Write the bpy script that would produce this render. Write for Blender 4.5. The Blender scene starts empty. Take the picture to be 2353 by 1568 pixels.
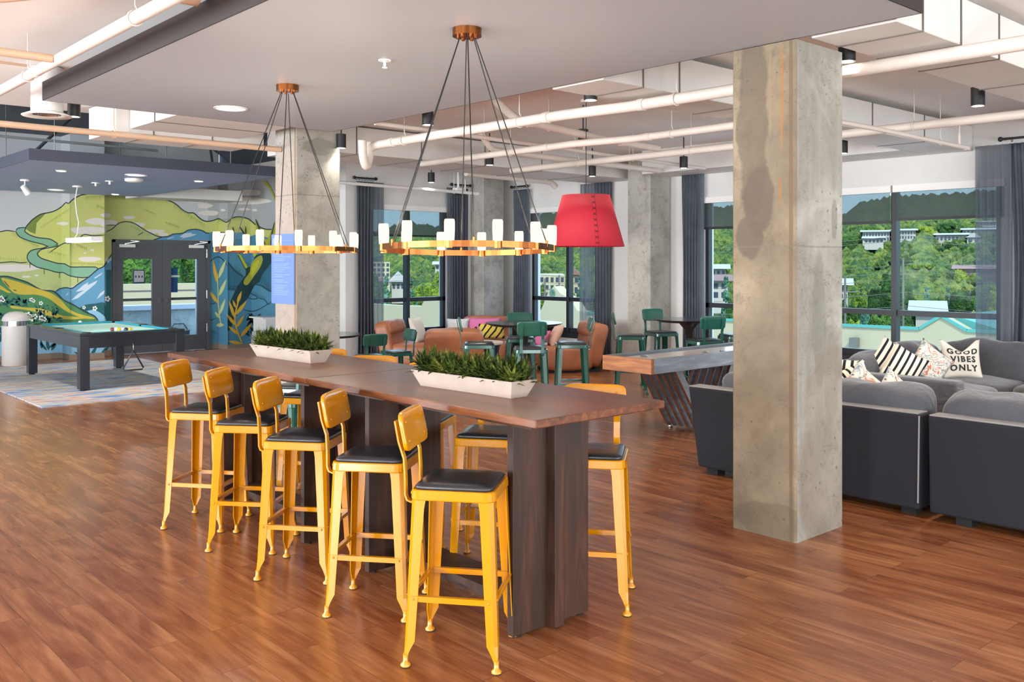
import bpy, bmesh, math, random
from mathutils import Vector, Matrix, noise as mnoise
PI = math.pi
random.seed(7)
SC = bpy.context.scene
COL = SC.collection

# ------------------------------------------------------------------ camera
F_PX = 2134.5; CX = 1176.5; CY = 604.0; EYE = 1.70
YAW = math.atan((CX + 735) / F_PX)
cam_data = bpy.data.cameras.new('camera')
cam_data.sensor_width = 36.0
cam_data.lens = F_PX / 2353 * 36.0
cam_data.shift_x = 0.0
cam_data.shift_y = -(784.0 - CY) / 2353
cam_data.clip_end = 2000
cam = bpy.data.objects.new('camera', cam_data)
cam.location = (0, 0, EYE)
cam.rotation_euler = (PI / 2, 0, -YAW)
COL.objects.link(cam)
SC.camera = cam

# ------------------------------------------------------------------ view, world, sun, fill lamps
SC.view_settings.view_transform = 'Standard'
SC.view_settings.look = 'None'
SC.view_settings.exposure = 0.1
SC.view_settings.gamma = 1.0
SC.view_settings.use_curve_mapping = False
SC.cycles.use_denoising = True
SC.cycles.max_bounces = 8
SC.cycles.diffuse_bounces = 5
SC.cycles.glossy_bounces = 4
SC.cycles.transmission_bounces = 4
SC.cycles.transparent_max_bounces = 16
SC.cycles.sample_clamp_indirect = 6.0
SC.cycles.caustics_reflective = False
SC.cycles.caustics_refractive = False

world = bpy.data.worlds.new('sky'); SC.world = world; world.use_nodes = True
wn = world.node_tree; wn.nodes.clear()
w_out = wn.nodes.new('ShaderNodeOutputWorld'); w_bg = wn.nodes.new('ShaderNodeBackground')
w_tc = wn.nodes.new('ShaderNodeTexCoord'); w_sep = wn.nodes.new('ShaderNodeSeparateXYZ')
w_rmp = wn.nodes.new('ShaderNodeValToRGB')
wn.links.new(w_tc.outputs['Generated'], w_sep.inputs[0])
wn.links.new(w_sep.outputs['Z'], w_rmp.inputs[0])
wn.links.new(w_rmp.outputs[0], w_bg.inputs[0])
wn.links.new(w_bg.outputs[0], w_out.inputs[0])
w_rmp.color_ramp.elements[0].position = 0.0; w_rmp.color_ramp.elements[0].color = (0.62, 0.83, 0.98, 1)
w_rmp.color_ramp.elements[1].position = 0.7; w_rmp.color_ramp.elements[1].color = (0.30, 0.52, 0.92, 1)
w_bg.inputs[1].default_value = 3.8

def sun_lamp():
    d = bpy.data.lights.new('sun', 'SUN'); d.energy = 6.0; d.angle = math.radians(0.6)
    d.color = (1.0, 0.95, 0.86)
    o = bpy.data.objects.new('sun', d); COL.objects.link(o)
    v = Vector((0.42, 0.60, -0.68))
    o.rotation_euler = v.to_track_quat('-Z', 'Y').to_euler(); o.location = (-20, -30, 40)
sun_lamp()

def area(name, loc, direction, sx, sy, energy, col):
    d = bpy.data.lights.new(name, 'AREA'); d.shape = 'RECTANGLE'; d.size = sx; d.size_y = sy
    d.energy = energy; d.color = col
    o = bpy.data.objects.new(name, d); COL.objects.link(o); o.location = loc
    o.rotation_euler = Vector(direction).to_track_quat('-Z', 'Z').to_euler()
    return o
# fill lamps added at the unseen left and front wall windows, behind the camera
for yy, ee in ((-2.6, 380), (1.2, 380), (5.0, 430), (8.8, 520), (12.6, 900)):
    area('window_fill', (-5.35, yy, 1.62), (1, 0, 0.12), 2.6, 2.2, ee, (0.93, 0.97, 1.0))
for xx in (-2.5, 1.5, 5.5, 9.0):
    area('window_fill', (xx, -6.35, 1.62), (0, 1, 0.15), 2.6, 2.2, 170, (0.95, 0.98, 1.0))

# added lamps tilted up at the same windows to brighten the ceiling
for yy in (1.2, 6.9):
    area('window_fill', (-5.4, yy, .75), (1, 0, 0.75), 2.6, .5, 170, (1.0, 0.97, 0.92)).data.spread = 2.2
for xx in (1.5, 7.2):
    area('window_fill', (xx, -6.4, .75), (0, 1, 0.7), 2.6, .5, 150, (1.0, 0.97, 0.92)).data.spread = 2.2

# ------------------------------------------------------------------ pixel helpers (photograph frame -> real planes)
FW = (math.sin(YAW), math.cos(YAW)); RT = (math.cos(YAW), -math.sin(YAW))
def ray(u, v):
    r = (u - CX) / F_PX; t = (CY - v) / F_PX
    return (FW[0] + r * RT[0], FW[1] + r * RT[1], t)
def onX(u, v, x):
    d = ray(u, v); t = x / d[0]; return Vector((x, d[1] * t, EYE + d[2] * t))
def onY(u, v, y):
    d = ray(u, v); t = y / d[1]; return Vector((d[0] * t, y, EYE + d[2] * t))
def onZ(u, v, z):
    d = ray(u, v); t = (z - EYE) / d[2]; return Vector((d[0] * t, d[1] * t, z))
def pxu(x, y):
    d = x * FW[0] + y * FW[1]; r = x * RT[0] + y * RT[1]
    return CX + F_PX * r / d

# ------------------------------------------------------------------ materials
def lin(h):
    if isinstance(h, (tuple, list)): return (h[0], h[1], h[2], 1)
    h = h.lstrip('#'); o = []
    for i in (0, 2, 4):
        c = int(h[i:i + 2], 16) / 255
        o.append(c / 12.92 if c <= 0.04045 else ((c + 0.055) / 1.055) ** 2.4)
    return (o[0], o[1], o[2], 1)

class NT:
    """small wrapper for building node trees"""
    def __init__(s, name):
        s.m = bpy.data.materials.new(name); s.m.use_nodes = True
        s.t = s.m.node_tree; s.t.nodes.clear()
        s.out = s.n('ShaderNodeOutputMaterial'); s.b = s.n('ShaderNodeBsdfPrincipled')
        s.l(s.b.outputs[0], s.out.inputs[0])
    def n(s, k, **kw):
        x = s.t.nodes.new(k)
        for a, b in kw.items(): setattr(x, a, b)
        return x
    def l(s, a, b): s.t.links.new(a, b)
    def coord(s, kind='Object', scale=(1, 1, 1), rot=(0, 0, 0), loc=(0, 0, 0)):
        tc = s.n('ShaderNodeTexCoord'); mp = s.n('ShaderNodeMapping')
        mp.inputs['Scale'].default_value = scale; mp.inputs['Rotation'].default_value = rot
        mp.inputs['Location'].default_value = loc
        s.l(tc.outputs[kind], mp.inputs[0]); return mp.outputs[0]
    def noise(s, vec, scale, detail=4, rough=0.55, dist=0.0):
        x = s.n('ShaderNodeTexNoise'); x.inputs['Scale'].default_value = scale
        x.inputs['Detail'].default_value = detail; x.inputs['Roughness'].default_value = rough
        x.inputs['Distortion'].default_value = dist
        s.l(vec, x.inputs['Vector']); return x.outputs['Fac']
    def ramp(s, fac, stops):
        x = s.n('ShaderNodeValToRGB'); e = x.color_ramp.elements
        e[0].position, e[0].color = stops[0][0], lin(stops[0][1])
        e[1].position, e[1].color = stops[-1][0], lin(stops[-1][1])
        for p, c in stops[1:-1]:
            k = e.new(p); k.color = lin(c)
        s.l(fac, x.inputs[0]); return x.outputs[0]
    def mix(s, fac, a, b, mode='MIX'):
        x = s.n('ShaderNodeMix', data_type='RGBA', blend_type=mode)
        for i, v in ((0, fac), (6, a), (7, b)):
            if hasattr(v, 'links'): s.l(v, x.inputs[i])
            elif i == 0: x.inputs[0].default_value = v
            else: x.inputs[i].default_value = lin(v)
        return x.outputs[2]
    def math(s, op, a, b=None, c=None, clamp=False):
        x = s.n('ShaderNodeMath', operation=op); x.use_clamp = clamp
        for i, v in enumerate((a, b, c)):
            if v is None: continue
            if hasattr(v, 'links'): s.l(v, x.inputs[i])
            else: x.inputs[i].default_value = v
        return x.outputs[0]
    def base(s, c):
        if hasattr(c, 'links'): s.l(c, s.b.inputs['Base Color'])
        else: s.b.inputs['Base Color'].default_value = lin(c)
    def bump(s, h, strength=0.3, dist=0.01):
        x = s.n('ShaderNodeBump'); x.inputs['Strength'].default_value = strength
        x.inputs['Distance'].default_value = dist
        s.l(h, x.inputs['Height']); s.l(x.outputs[0], s.b.inputs['Normal'])
    def set(s, **kw):
        for k, v in kw.items(): s.b.inputs[k.replace('_', ' ')].default_value = v

def plain(name, col, rough=0.5, metal=0.0, vary=0.0, vscale=6.0, bump=0.0, bscale=40.0, coat=0.0, spec=None, kind='Object'):
    t = NT(name); vec = t.coord(kind)
    if vary > 0:
        c = lin(col); d = [max(0, x * (1 - vary)) for x in c[:3]]; u = [min(1, x * (1 + vary)) for x in c[:3]]
        t.base(t.ramp(t.noise(vec, vscale), [(0.3, d), (0.7, u)]))
    else: t.base(col)
    t.set(Roughness=rough, Metallic=metal, Coat_Weight=coat)
    if coat: t.set(Coat_Roughness=0.08)
    if spec is not None: t.set(Specular_IOR_Level=spec)
    if bump > 0: t.bump(t.noise(vec, bscale, 3), bump, 0.004)
    return t.m

def emit(name, col, strength):
    m = bpy.data.materials.new(name); m.use_nodes = True; t = m.node_tree; t.nodes.clear()
    o = t.nodes.new('ShaderNodeOutputMaterial'); e = t.nodes.new('ShaderNodeEmission')
    e.inputs[0].default_value = lin(col); e.inputs[1].default_value = strength
    t.links.new(e.outputs[0], o.inputs[0]); return m

def glass_pane():
    m = bpy.data.materials.new('window glass'); m.use_nodes = True; t = m.node_tree; t.nodes.clear()
    o = t.nodes.new('ShaderNodeOutputMaterial'); mx = t.nodes.new('ShaderNodeMixShader')
    a = t.nodes.new('ShaderNodeBsdfTransparent'); g = t.nodes.new('ShaderNodeBsdfGlossy')
    a.inputs[0].default_value = (0.93, 0.97, 0.96, 1); g.inputs['Roughness'].default_value = 0.02
    fr = t.nodes.new('ShaderNodeFresnel'); fr.inputs[0].default_value = 1.12
    ml = t.nodes.new('ShaderNodeMath'); ml.operation = 'MULTIPLY'; ml.inputs[1].default_value = 0.3
    t.links.new(fr.outputs[0], ml.inputs[0]); t.links.new(ml.outputs[0], mx.inputs[0]); t.links.new(a.outputs[0], mx.inputs[1]); t.links.new(g.outputs[0], mx.inputs[2])
    t.links.new(mx.outputs[0], o.inputs[0]); return m

def veil(name, col, trans, stripe=None, tint=(1, 1, 1)):
    """thin woven cloth that lets part of the light straight through"""
    m = bpy.data.materials.new(name); m.use_nodes = True; t = m.node_tree; t.nodes.clear()
    o = t.nodes.new('ShaderNodeOutputMaterial'); mx = t.nodes.new('ShaderNodeMixShader')
    a = t.nodes.new('ShaderNodeBsdfTransparent'); a.inputs[0].default_value = (tint[0], tint[1], tint[2], 1)
    d = t.nodes.new('ShaderNodeBsdfDiffuse'); d.inputs[0].default_value = lin(col)
    tl = t.nodes.new('ShaderNodeBsdfTranslucent'); tl.inputs[0].default_value = lin(col)
    ad = t.nodes.new('ShaderNodeMixShader'); ad.inputs[0].default_value = 0.35
    t.links.new(d.outputs[0], ad.inputs[1]); t.links.new(tl.outputs[0], ad.inputs[2])
    mx.inputs[0].default_value = 1 - trans
    t.links.new(a.outputs[0], mx.inputs[1]); t.links.new(ad.outputs[0], mx.inputs[2])
    t.links.new(mx.outputs[0], o.inputs[0]); return m

def floor_mat():
    t = NT('plank floor'); vec = t.coord('Object', rot=(0, 0, PI / 2))
    br = t.n('ShaderNodeTexBrick'); br.offset = 0.37; br.offset_frequency = 2
    t.l(vec, br.inputs['Vector'])
    for k, v in (('Scale', 1.0), ('Mortar Size', 0.0012), ('Mortar Smooth', 0.2), ('Brick Width', 1.22), ('Row Height', 0.152), ('Bias', 0.0)):
        br.inputs[k].default_value = v
    br.inputs['Color1'].default_value = (0, 0, 0, 1); br.inputs['Color2'].default_value = (1, 1, 1, 1)
    br.inputs['Mortar'].default_value = (0.5, 0.5, 0.5, 1)
    plank = br.outputs['Color']; seam = br.outputs['Fac']
    bw = t.n('ShaderNodeSeparateColor'); t.l(plank, bw.inputs[0])
    # grain stretched along the plank, shifted per plank
    cmb = t.n('ShaderNodeCombineXYZ'); t.l(t.math('MULTIPLY', bw.outputs[0], 37.0), cmb.inputs[2])
    va = t.n('ShaderNodeVectorMath', operation='ADD'); t.l(vec, va.inputs[0]); t.l(cmb.outputs[0], va.inputs[1])
    mp = t.n('ShaderNodeMapping'); mp.inputs['Scale'].default_value = (1.3, 17, 1); t.l(va.outputs[0], mp.inputs[0])
    g1 = t.noise(mp.outputs[0], 1.6, 6, 0.62, 0.6)
    mp2 = t.n('ShaderNodeMapping'); mp2.inputs['Scale'].default_value = (0.8, 3.2, 1); t.l(va.outputs[0], mp2.inputs[0])
    g2 = t.noise(mp2.outputs[0], 1.7, 3, 0.5, 1.0)
    c = t.ramp(g1, [(0.15, '#7f4e2d'), (0.45, '#9f6a42'), (0.62, '#af7a52'), (0.9, '#c29066')])
    c = t.mix(t.math('MULTIPLY', bw.outputs[0], 0.35), c, t.mix(1.0, c, '#b98058', 'MULTIPLY'))
    c2 = t.ramp(g2, [(0.3, '#b89078'), (0.7, '#ffffff')])
    c = t.mix(0.9, c, c2, 'MULTIPLY')
    c = t.mix(t.math('MULTIPLY', seam, 0.7), c, '#3a2012')
    t.base(c)
    r = t.math('MULTIPLY_ADD', g1, 0.14, 0.17); t.l(r, t.b.inputs['Roughness'])
    t.set(Specular_IOR_Level=0.55)
    h = t.math('SUBTRACT', t.math('MULTIPLY', g1, 0.25), seam)
    t.bump(h, 0.045, 0.002); return t.m

def wood(name, dark, mid, light, axis='Y', scale=1.0, rough=0.38, coat=0.15):
    t = NT(name); sc = {'X': (1.5, 16, 16), 'Y': (16, 1.5, 16), 'Z': (16, 16, 1.5)}[axis]
    vec = t.coord('Object', scale=sc)
    g = t.noise(vec, 1.3 * scale, 7, 0.63, 1.2)
    sc2 = {'X': (0.7, 4, 4), 'Y': (4, 0.7, 4), 'Z': (4, 4, 0.7)}[axis]
    g2 = t.noise(t.coord('Object', scale=sc2), 1.1 * scale, 3)
    c = t.ramp(g, [(0.28, dark), (0.5, mid), (0.74, light)])
    c = t.mix(0.6, c, t.ramp(g2, [(0.35, '#8f8078'), (0.65, '#ffffff')]), 'MULTIPLY')
    t.base(c); t.l(t.math('MULTIPLY_ADD', g, 0.25, rough - 0.12), t.b.inputs['Roughness'])
    t.set(Coat_Weight=coat, Coat_Roughness=0.25); t.bump(g, 0.25, 0.002); return t.m

def concrete(name, base='#8b897f', warm='#a08a70', stains=None, seam_z=None, warm_lit_face=None):
    t = NT(name); vec = t.coord('Object')
    n1 = t.noise(vec, 1.7, 5, 0.6, 0.4); n2 = t.noise(vec, 9, 6, 0.7); n3 = t.noise(t.coord('Object', scale=(6, 6, 0.7)), 1.6, 5, 0.6)
    c = t.ramp(n1, [(0.3, '#7d7b71'), (0.48, base), (0.7, '#b5b4ac')])
    c = t.mix(t.math('MULTIPLY', t.ramp(n3, [(0.35, (0, 0, 0)), (0.75, (1, 1, 1))]), 0.5), c, '#acaca5')
    c = t.mix(t.ramp(n2, [(0.52, (0, 0, 0)), (0.75, (0.7, 0.7, 0.7))]), c, '#77746a')
    if warm_lit_face:   # how light warms one side, put into the colour (object-space +/-X side)
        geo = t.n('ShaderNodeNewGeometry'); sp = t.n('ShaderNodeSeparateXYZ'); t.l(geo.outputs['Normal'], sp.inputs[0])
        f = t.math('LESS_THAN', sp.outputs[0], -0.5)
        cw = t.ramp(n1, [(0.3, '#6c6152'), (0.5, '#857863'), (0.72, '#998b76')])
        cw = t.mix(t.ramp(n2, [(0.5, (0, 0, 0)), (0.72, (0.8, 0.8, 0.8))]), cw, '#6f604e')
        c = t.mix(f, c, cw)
    if stains:      # blotches with a shape of their own: (axis index, centre, radii, colour, amount)
        sx = t.n('ShaderNodeSeparateXYZ'); t.l(vec, sx.inputs[0])
        wob = t.math('MULTIPLY_ADD', t.noise(vec, 5, 5, 0.65), 1.5, -0.75)
        geo2 = t.n('ShaderNodeNewGeometry'); sp2 = t.n('ShaderNodeSeparateXYZ'); t.l(geo2.outputs['Normal'], sp2.inputs[0])
        left = t.math('LESS_THAN', sp2.outputs[0], -0.5); right = t.math('LESS_THAN', sp2.outputs[1], -0.5)
        for face, ca, cz, ra, rz, colr, amt in stains:
            a = sx.outputs[1] if face == 'L' else sx.outputs[0]
            da = t.math('DIVIDE', t.math('SUBTRACT', a, ca), ra); dz = t.math('DIVIDE', t.math('SUBTRACT', sx.outputs[2], cz), rz)
            d = t.math('ADD', t.math('MULTIPLY', da, da), t.math('MULTIPLY', dz, dz))
            d = t.math('ADD', d, wob)
            k = t.math('MULTIPLY', t.math('SUBTRACT', 1.0, d), 3.5, clamp=True)
            k = t.math('MULTIPLY', t.math('MULTIPLY', k, amt), left if face == 'L' else right)
            c = t.mix(k, c, colr)
    vo = t.n('ShaderNodeTexVoronoi'); vo.inputs['Scale'].default_value = 13; vo.inputs['Randomness'].default_value = 1.0
    t.l(vec, vo.inputs['Vector'])
    msk = t.math('LESS_THAN', vo.outputs['Distance'], t.math('MULTIPLY_ADD', n1, 0.30, -0.055))
    vo2 = t.n('ShaderNodeTexVoronoi'); vo2.inputs['Scale'].default_value = 31; t.l(vec, vo2.inputs['Vector'])
    msk = t.math('MAXIMUM', msk, t.math('LESS_THAN', vo2.outputs['Distance'], t.math('MULTIPLY_ADD', n2, 0.5, -0.19)))
    crk = t.math('LESS_THAN', t.math('ABSOLUTE', t.math('SUBTRACT', t.noise(vec, 2.3, 6, 0.7, 0.8), 0.5)), 0.0035)
    c = t.mix(t.math('MULTIPLY', crk, t.math('MULTIPLY', n2, 0.9)), c, '#5a5348')
    c = t.mix(t.math('MULTIPLY', msk, 0.6), c, '#504c43')
    if seam_z is not None:
        sx2 = t.n('ShaderNodeSeparateXYZ'); t.l(vec, sx2.inputs[0])
        s_ = t.math('LESS_THAN', t.math('ABSOLUTE', t.math('SUBTRACT', sx2.outputs[2], t.math('MULTIPLY_ADD', n2, 0.02, seam_z))), 0.006)
        c = t.mix(t.math('MULTIPLY', s_, 0.5), c, '#6d665b')
    t.base(c); t.set(Roughness=0.78)
    t.bump(t.math('SUBTRACT', t.math('MULTIPLY', n2, 0.5), msk), 0.35, 0.006); return t.m

def rug_mat():
    t = NT('abstract rug'); v1 = t.coord('Object', scale=(0.9, 7, 1)); v2 = t.coord('Object', scale=(1.6, 12, 1), loc=(5, 2, 0))
    n1 = t.noise(v1, 1.5, 3, 0.5, 0.6); n2 = t.noise(v2, 1.7, 3, 0.5); n3 = t.noise(t.coord('Object', scale=(1, 2, 1)), 1.0, 2)
    c = t.ramp(n1, [(0.34, '#3f6fae'), (0.43, '#7fa6cc'), (0.5, '#d6cdbb'), (0.56, '#c9a666'), (0.61, '#b4b4b2'), (0.66, '#b8553f')])
    c2 = t.ramp(n2, [(0.36, '#c4573c'), (0.44, '#dccfb8'), (0.54, '#86a8c8'), (0.64, '#356099')])
    c = t.mix(t.ramp(n3, [(0.4, (0.2, 0.2, 0.2)), (0.6, (0.7, 0.7, 0.7))]), c, c2)
    t.base(c); t.set(Roughness=0.95, Specular_IOR_Level=0.1)
    t.bump(t.noise(t.coord('Object'), 160, 2), 0.4, 0.004); return t.m

def striped(name, a, b, freq, w=0.5, rot=0.0, wob=0.15):
    t = NT(name); vec = t.coord('Object', rot=(0, 0, rot))
    s = t.n('ShaderNodeSeparateXYZ'); t.l(vec, s.inputs[0])
    x = t.math('ADD', t.math('MULTIPLY', s.outputs[0], freq), t.math('MULTIPLY', t.noise(vec, 4, 2), wob))
    f = t.math('GREATER_THAN', t.math('FRACT', x), w)
    t.base(t.mix(f, a, b)); t.set(Roughness=0.9, Specular_IOR_Level=0.1); return t.m

def floral(name, base, cols, scale=9):
    t = NT(name); vec = t.coord('Object')
    wv = t.n('ShaderNodeTexVoronoi'); wv.inputs['Scale'].default_value = scale; t.l(vec, wv.inputs['Vector'])
    n = t.noise(vec, scale * 0.7, 4, 0.6, 2.0)
    c = t.ramp(n, [(0.36, cols[0]), (0.43, base), (0.5, base), (0.55, cols[1]), (0.6, base), (0.68, cols[2])])
    ln = t.math('LESS_THAN', t.math('ABSOLUTE', t.math('SUBTRACT', t.noise(vec, scale * 1.2, 3, 0.5, 1.0), 0.5)), 0.012)
    c = t.mix(t.math('MULTIPLY', ln, 0.8), c, cols[3])
    t.base(c); t.set(Roughness=0.9, Specular_IOR_Level=0.1); return t.m

def foliage(name, stops, scale=0.4, kind='Object'):
    t = NT(name); geo = t.n('ShaderNodeNewGeometry'); oi = t.n('ShaderNodeObjectInfo')
    n = t.noise(geo.outputs['Position'], scale, 4, 0.7)
    f = t.math('ADD', t.math('MULTIPLY', n, 0.8), t.math('MULTIPLY', oi.outputs['Random'], 0.2))
    n2 = t.noise(geo.outputs['Position'], scale * 4.5, 3, 0.7)
    f = t.math('ADD', f, t.math('MULTIPLY', t.math('SUBTRACT', n2, 0.5), 0.75))
    t.base(t.ramp(f, stops)); t.set(Roughness=0.85, Specular_IOR_Level=0.15)
    if scale < 5: t.bump(t.math('ADD', t.noise(geo.outputs['Position'], 0.9, 4, 0.75), t.math('MULTIPLY', t.noise(geo.outputs['Position'], 3.5, 2, 0.6), 0.4)), 1.0, 1.1)
    return t.m

M = {}
M['floor'] = floor_mat()
M['wall'] = plain('white wall paint', '#dcdcda', 0.75, vary=0.02, bump=0.05, bscale=120)
M['ceil'] = plain('white ceiling paint', '#efedea', 0.8, vary=0.03, vscale=1.5)
M['ceil_dark'] = plain('dark ceiling paint', '#4a5058', 0.85, vary=0.15, vscale=1.2)
M['soffit'] = plain('grey ceiling panel paint', '#aaaeb6', 0.45, vary=0.02, vscale=0.8)
M['fascia'] = plain('dark grey fascia paint', '#2b2627', 0.65)
M['fascia_blue'] = plain('dark slate fascia paint', '#3f4554', 0.6)
M['soffit_blue'] = plain('blue grey ceiling panel paint', '#8d9fc6', 0.5, vary=0.03, vscale=1.0)
M['duct'] = plain('painted sheet metal', '#dcdbd8', 0.6, vary=0.03, vscale=3)
M['duct_seam'] = plain('dark duct seam', '#6b6460', 0.7)
M['pipe'] = plain('painted pipe', '#d9cfc6', 0.5, vary=0.03)
M['pipe_warm'] = plain('warm painted pipe', '#d3b396', 0.5, vary=0.04)
M['black'] = plain('matt black metal', '#1c1d20', 0.5)
M['white_metal'] = plain('white enamel', '#efeeea', 0.4)
M['chrome'] = plain('chrome', '#c9c9c9', 0.2, 1.0)
M['yellow'] = plain('glossy yellow enamel', '#ca8600', 0.16, vary=0.03, coat=0.25)
M['green'] = plain('glossy green enamel', '#1f5a4c', 0.2, vary=0.03, coat=0.5)
M['seat_black'] = plain('black vinyl seat', '#25262b', 0.3, bump=0.12, bscale=200)
M['seat_foot'] = plain('dark rubber', '#18181a', 0.8)
M['brass'] = plain('brushed brass', '#93592f', 0.24, 1.0, vary=0.08, vscale=30)
M['cable'] = plain('black cable', '#151415', 0.6)
M['opal'] = emit('lit opal glass', (1.0, 0.84, 0.66), 1.35)
M['downlight'] = emit('lit downlight lens', (1.0, 0.86, 0.66), 14.0)
M['can_lens'] = emit('lit can lens', (1.0, 0.88, 0.72), 25.0)
M['dim_glow'] = emit('dim white glow', (1.0, 0.97, 0.93), 1.0)
M['tube'] = emit('lit linear lens', (1.0, 0.99, 0.96), 2.2)
M['table_wood'] = wood('dark walnut table top', '#3e2010', '#6e3d20', '#955a33', 'Y', 1.0, 0.36, 0.12)
M['table_leg'] = wood('dark walnut table base', '#1d0f08', '#3d2214', '#5e3a26', 'Z', 0.8, 0.55, 0.0)
M['concrete1'] = concrete('stained concrete', seam_z=1.79, warm_lit_face=True, stains=[
    ('L', 3.345, 2.60, 0.12, 0.72, '#5c5145', 0.7), ('L', 3.30, 2.10, 0.12, 0.24, '#5c4e44', 0.8),
    ('L', 3.37, 1.86, 0.11, 0.15, '#61544a', 0.85), ('L', 3.14, 2.70, 0.012, 0.34, '#a06a2a', 0.6),
    ('L', 3.15, 2.14, 0.009, 0.10, '#98652c', 0.6), ('L', 3.22, 2.75, 0.010, 0.30, '#8d7a5c', 0.6), ('L', 3.075, 1.7, 0.016, 2.4, '#6a553f', 0.75),
    ('R', 5.48, 1.98, 0.04, 0.13, '#6f726c', 0.6), ('R', 5.30, 1.35, 0.09, 0.45, '#6c6c62', 0.45),
    ('R', 5.45, 0.95, 0.10, 0.3, '#74746a', 0.3), ('R', 5.42, 0.5, 0.4, 0.75, '#7b6a57', 0.45), ('L', 3.2, .1, .3, .12, '#5f5240', .5), ('L', 3.35, .75, .16, .3, '#74654f', .35)])
M['concrete2'] = concrete('grey concrete', base='#a29f95', seam_z=2.44, stains=[
    ('R', 5.35, 3.0, 0.25, 0.10, '#86877f', 0.8), ('L', 9.4, 1.7, 0.4, 1.4, '#b3a195', 0.6), ('L', 9.19, 1.7, 0.02, 2.4, '#8d7457', 0.8)])
M['concrete3'] = concrete('pale concrete', base='#a8a69f')
M['concrete_out'] = concrete('outdoor concrete', base='#8f9a98')
M['rug'] = rug_mat()
M['glass'] = glass_pane()
M['frame'] = plain('dark slate window frame', '#1b2027', 0.45)
M['frame_white'] = plain('white blind cassette', '#f0efec', 0.5)
M['shade'] = veil('grey roller blind mesh', '#666a67', 0.42, tint=(0.8, 0.86, 0.88))
M['curtain'] = plain('slate grey curtain cloth', '#4d535e', 0.85, vary=0.18, vscale=5, bump=0.1, bscale=150)
M['sheer'] = veil('sheer grey curtain', '#7d8692', 0.55)
M['door'] = plain('dark grey door paint', '#54555a', 0.5, vary=0.03)
M['baseboard'] = plain('taupe vinyl baseboard', '#8b7d6f', 0.6)
M['sofa'] = plain('charcoal velvet', '#4a4c53', 0.85, vary=0.10, vscale=3.5, bump=0.1, bscale=220)
M['sofa'].node_tree.nodes['Principled BSDF'].inputs['Sheen Weight'].default_value = 0.35
_t = M['sofa'].node_tree; _b = [n for n in _t.nodes if n.type == 'BUMP'][0]; _n = [n for n in _t.nodes if n.type == 'TEX_NOISE' and n.inputs['Scale'].default_value > 100][0]
_n.inputs['Scale'].default_value = 5.5; _n.inputs['Distortion'].default_value = 1.4; _b.inputs['Strength'].default_value = 0.55; _b.inputs['Distance'].default_value = 0.03
M['sofa_dark'] = plain('dark sofa back cloth', '#1d1f27', 0.9, bump=0.12, bscale=260)
M['piping'] = plain('grey sofa piping', '#8b8b8a', 0.85)
M['leather'] = plain('tan leather', '#aa6a48', 0.42, vary=0.14, vscale=5, bump=0.25, bscale=12)
M['pool_black'] = plain('black satin pool table wood', '#20242c', 0.28, vary=0.1, coat=0.3)
M['felt'] = plain('turquoise felt', '#b2ded6', 0.95)  # bed paled: reflected light put into the felt colour
M['felt_rail'] = plain('turquoise cushion felt', '#2f9fb4', 0.9)
M['planter'] = plain('whitewashed planter', '#b3a397', 0.6, vary=0.08, vscale=12, bump=0.1, bscale=60)
M['leafA'] = foliage('artificial agave leaves', [(0.25, '#141f0c'), (0.45, '#34451a'), (0.62, '#66702c'), (0.8, '#9c9448')], 16)
M['red'] = plain('red felt shade', '#c4283a', 0.75, bump=0.1, bscale=300)
M['red_inside'] = plain('pale shade lining', '#e8c9c0', 0.8)
M['oak'] = wood('honey oak', '#8a4f26', '#b4713c', '#cf9157', 'Y', 0.9, 0.45)
M['greywood'] = wood('grey washed oak', '#6f7a84', '#8d98a3', '#aeb8c0', 'X', 0.7, 0.5)
M['slat_wood'] = wood('brown slat wood', '#4c2a1b', '#6b3d27', '#875237', 'Z', 0.9, 0.5)
M['playfield'] = plain('pale maple playfield', '#e9ddd2', 0.2, coat=0.4)
M['sign'] = plain('periwinkle poster', '#6c89c0', 0.6)
M['sign_ink'] = plain('pale poster print', '#94abd6', 0.6)
M['paper'] = plain('white paper', '#e9e9e6', 0.7)
M['ink'] = plain('dark print', '#1d2226', 0.7)
M['bin_grey'] = plain('light grey bin', '#b9bcc2', 0.5)
M['bin_white'] = plain('pale bin enamel', '#cfcac6', 0.45)
M['table_black'] = plain('black table laminate', '#1d2226', 0.22, coat=0.3)
M['drum_blue'] = plain('dark blue lacquer', '#27374c', 0.35)
M['drum_top'] = plain('pale wood tabletop', '#d9c9ba', 0.4, vary=0.06, vscale=8)
M['cream'] = plain('cream cotton', '#e5ded2', 0.9, bump=0.1, bscale=250)
M['stripe1'] = striped('cream cloth with dark stripes', '#e3d8c6', '#23242a', 17, 0.62)
M['floral1'] = floral('floral print cloth', '#ddd8cf', ['#c86a4b', '#7f9aa0', '#d9b45c', '#3b3d4a'])
M['pinkcloth'] = plain('pink cloth', '#d774a6', 0.9)
M['paleblue'] = plain('pale grey cloth', '#d5d9dc', 0.9)
M['yellowcloth'] = striped('mustard cloth with black marks', '#d8c25a', '#26262a', 11, 0.7, 0.6, 0.8)
M['blushcloth'] = plain('blush cloth', '#dfb9a4', 0.9)
M['bld'] = plain('cream stucco', '#938a70', 0.9, vary=0.03, vscale=0.5)
M['bld2'] = plain('pale render', '#938f86', 0.9)
M['teal'] = plain('teal metal roof', '#3f7f76', 0.6)
M['roof_pale'] = plain('pale roof', '#8c8b88', 0.8)
M['roof_brown'] = plain('brown roof', '#6b4a3e', 0.8)
M['win_dark'] = plain('dark window glass', '#26303a', 0.25)
M['brickred'] = plain('red brick facade', '#5f3c34', 0.9)
M['trunk'] = plain('bark', '#3c3226', 0.9)
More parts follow.
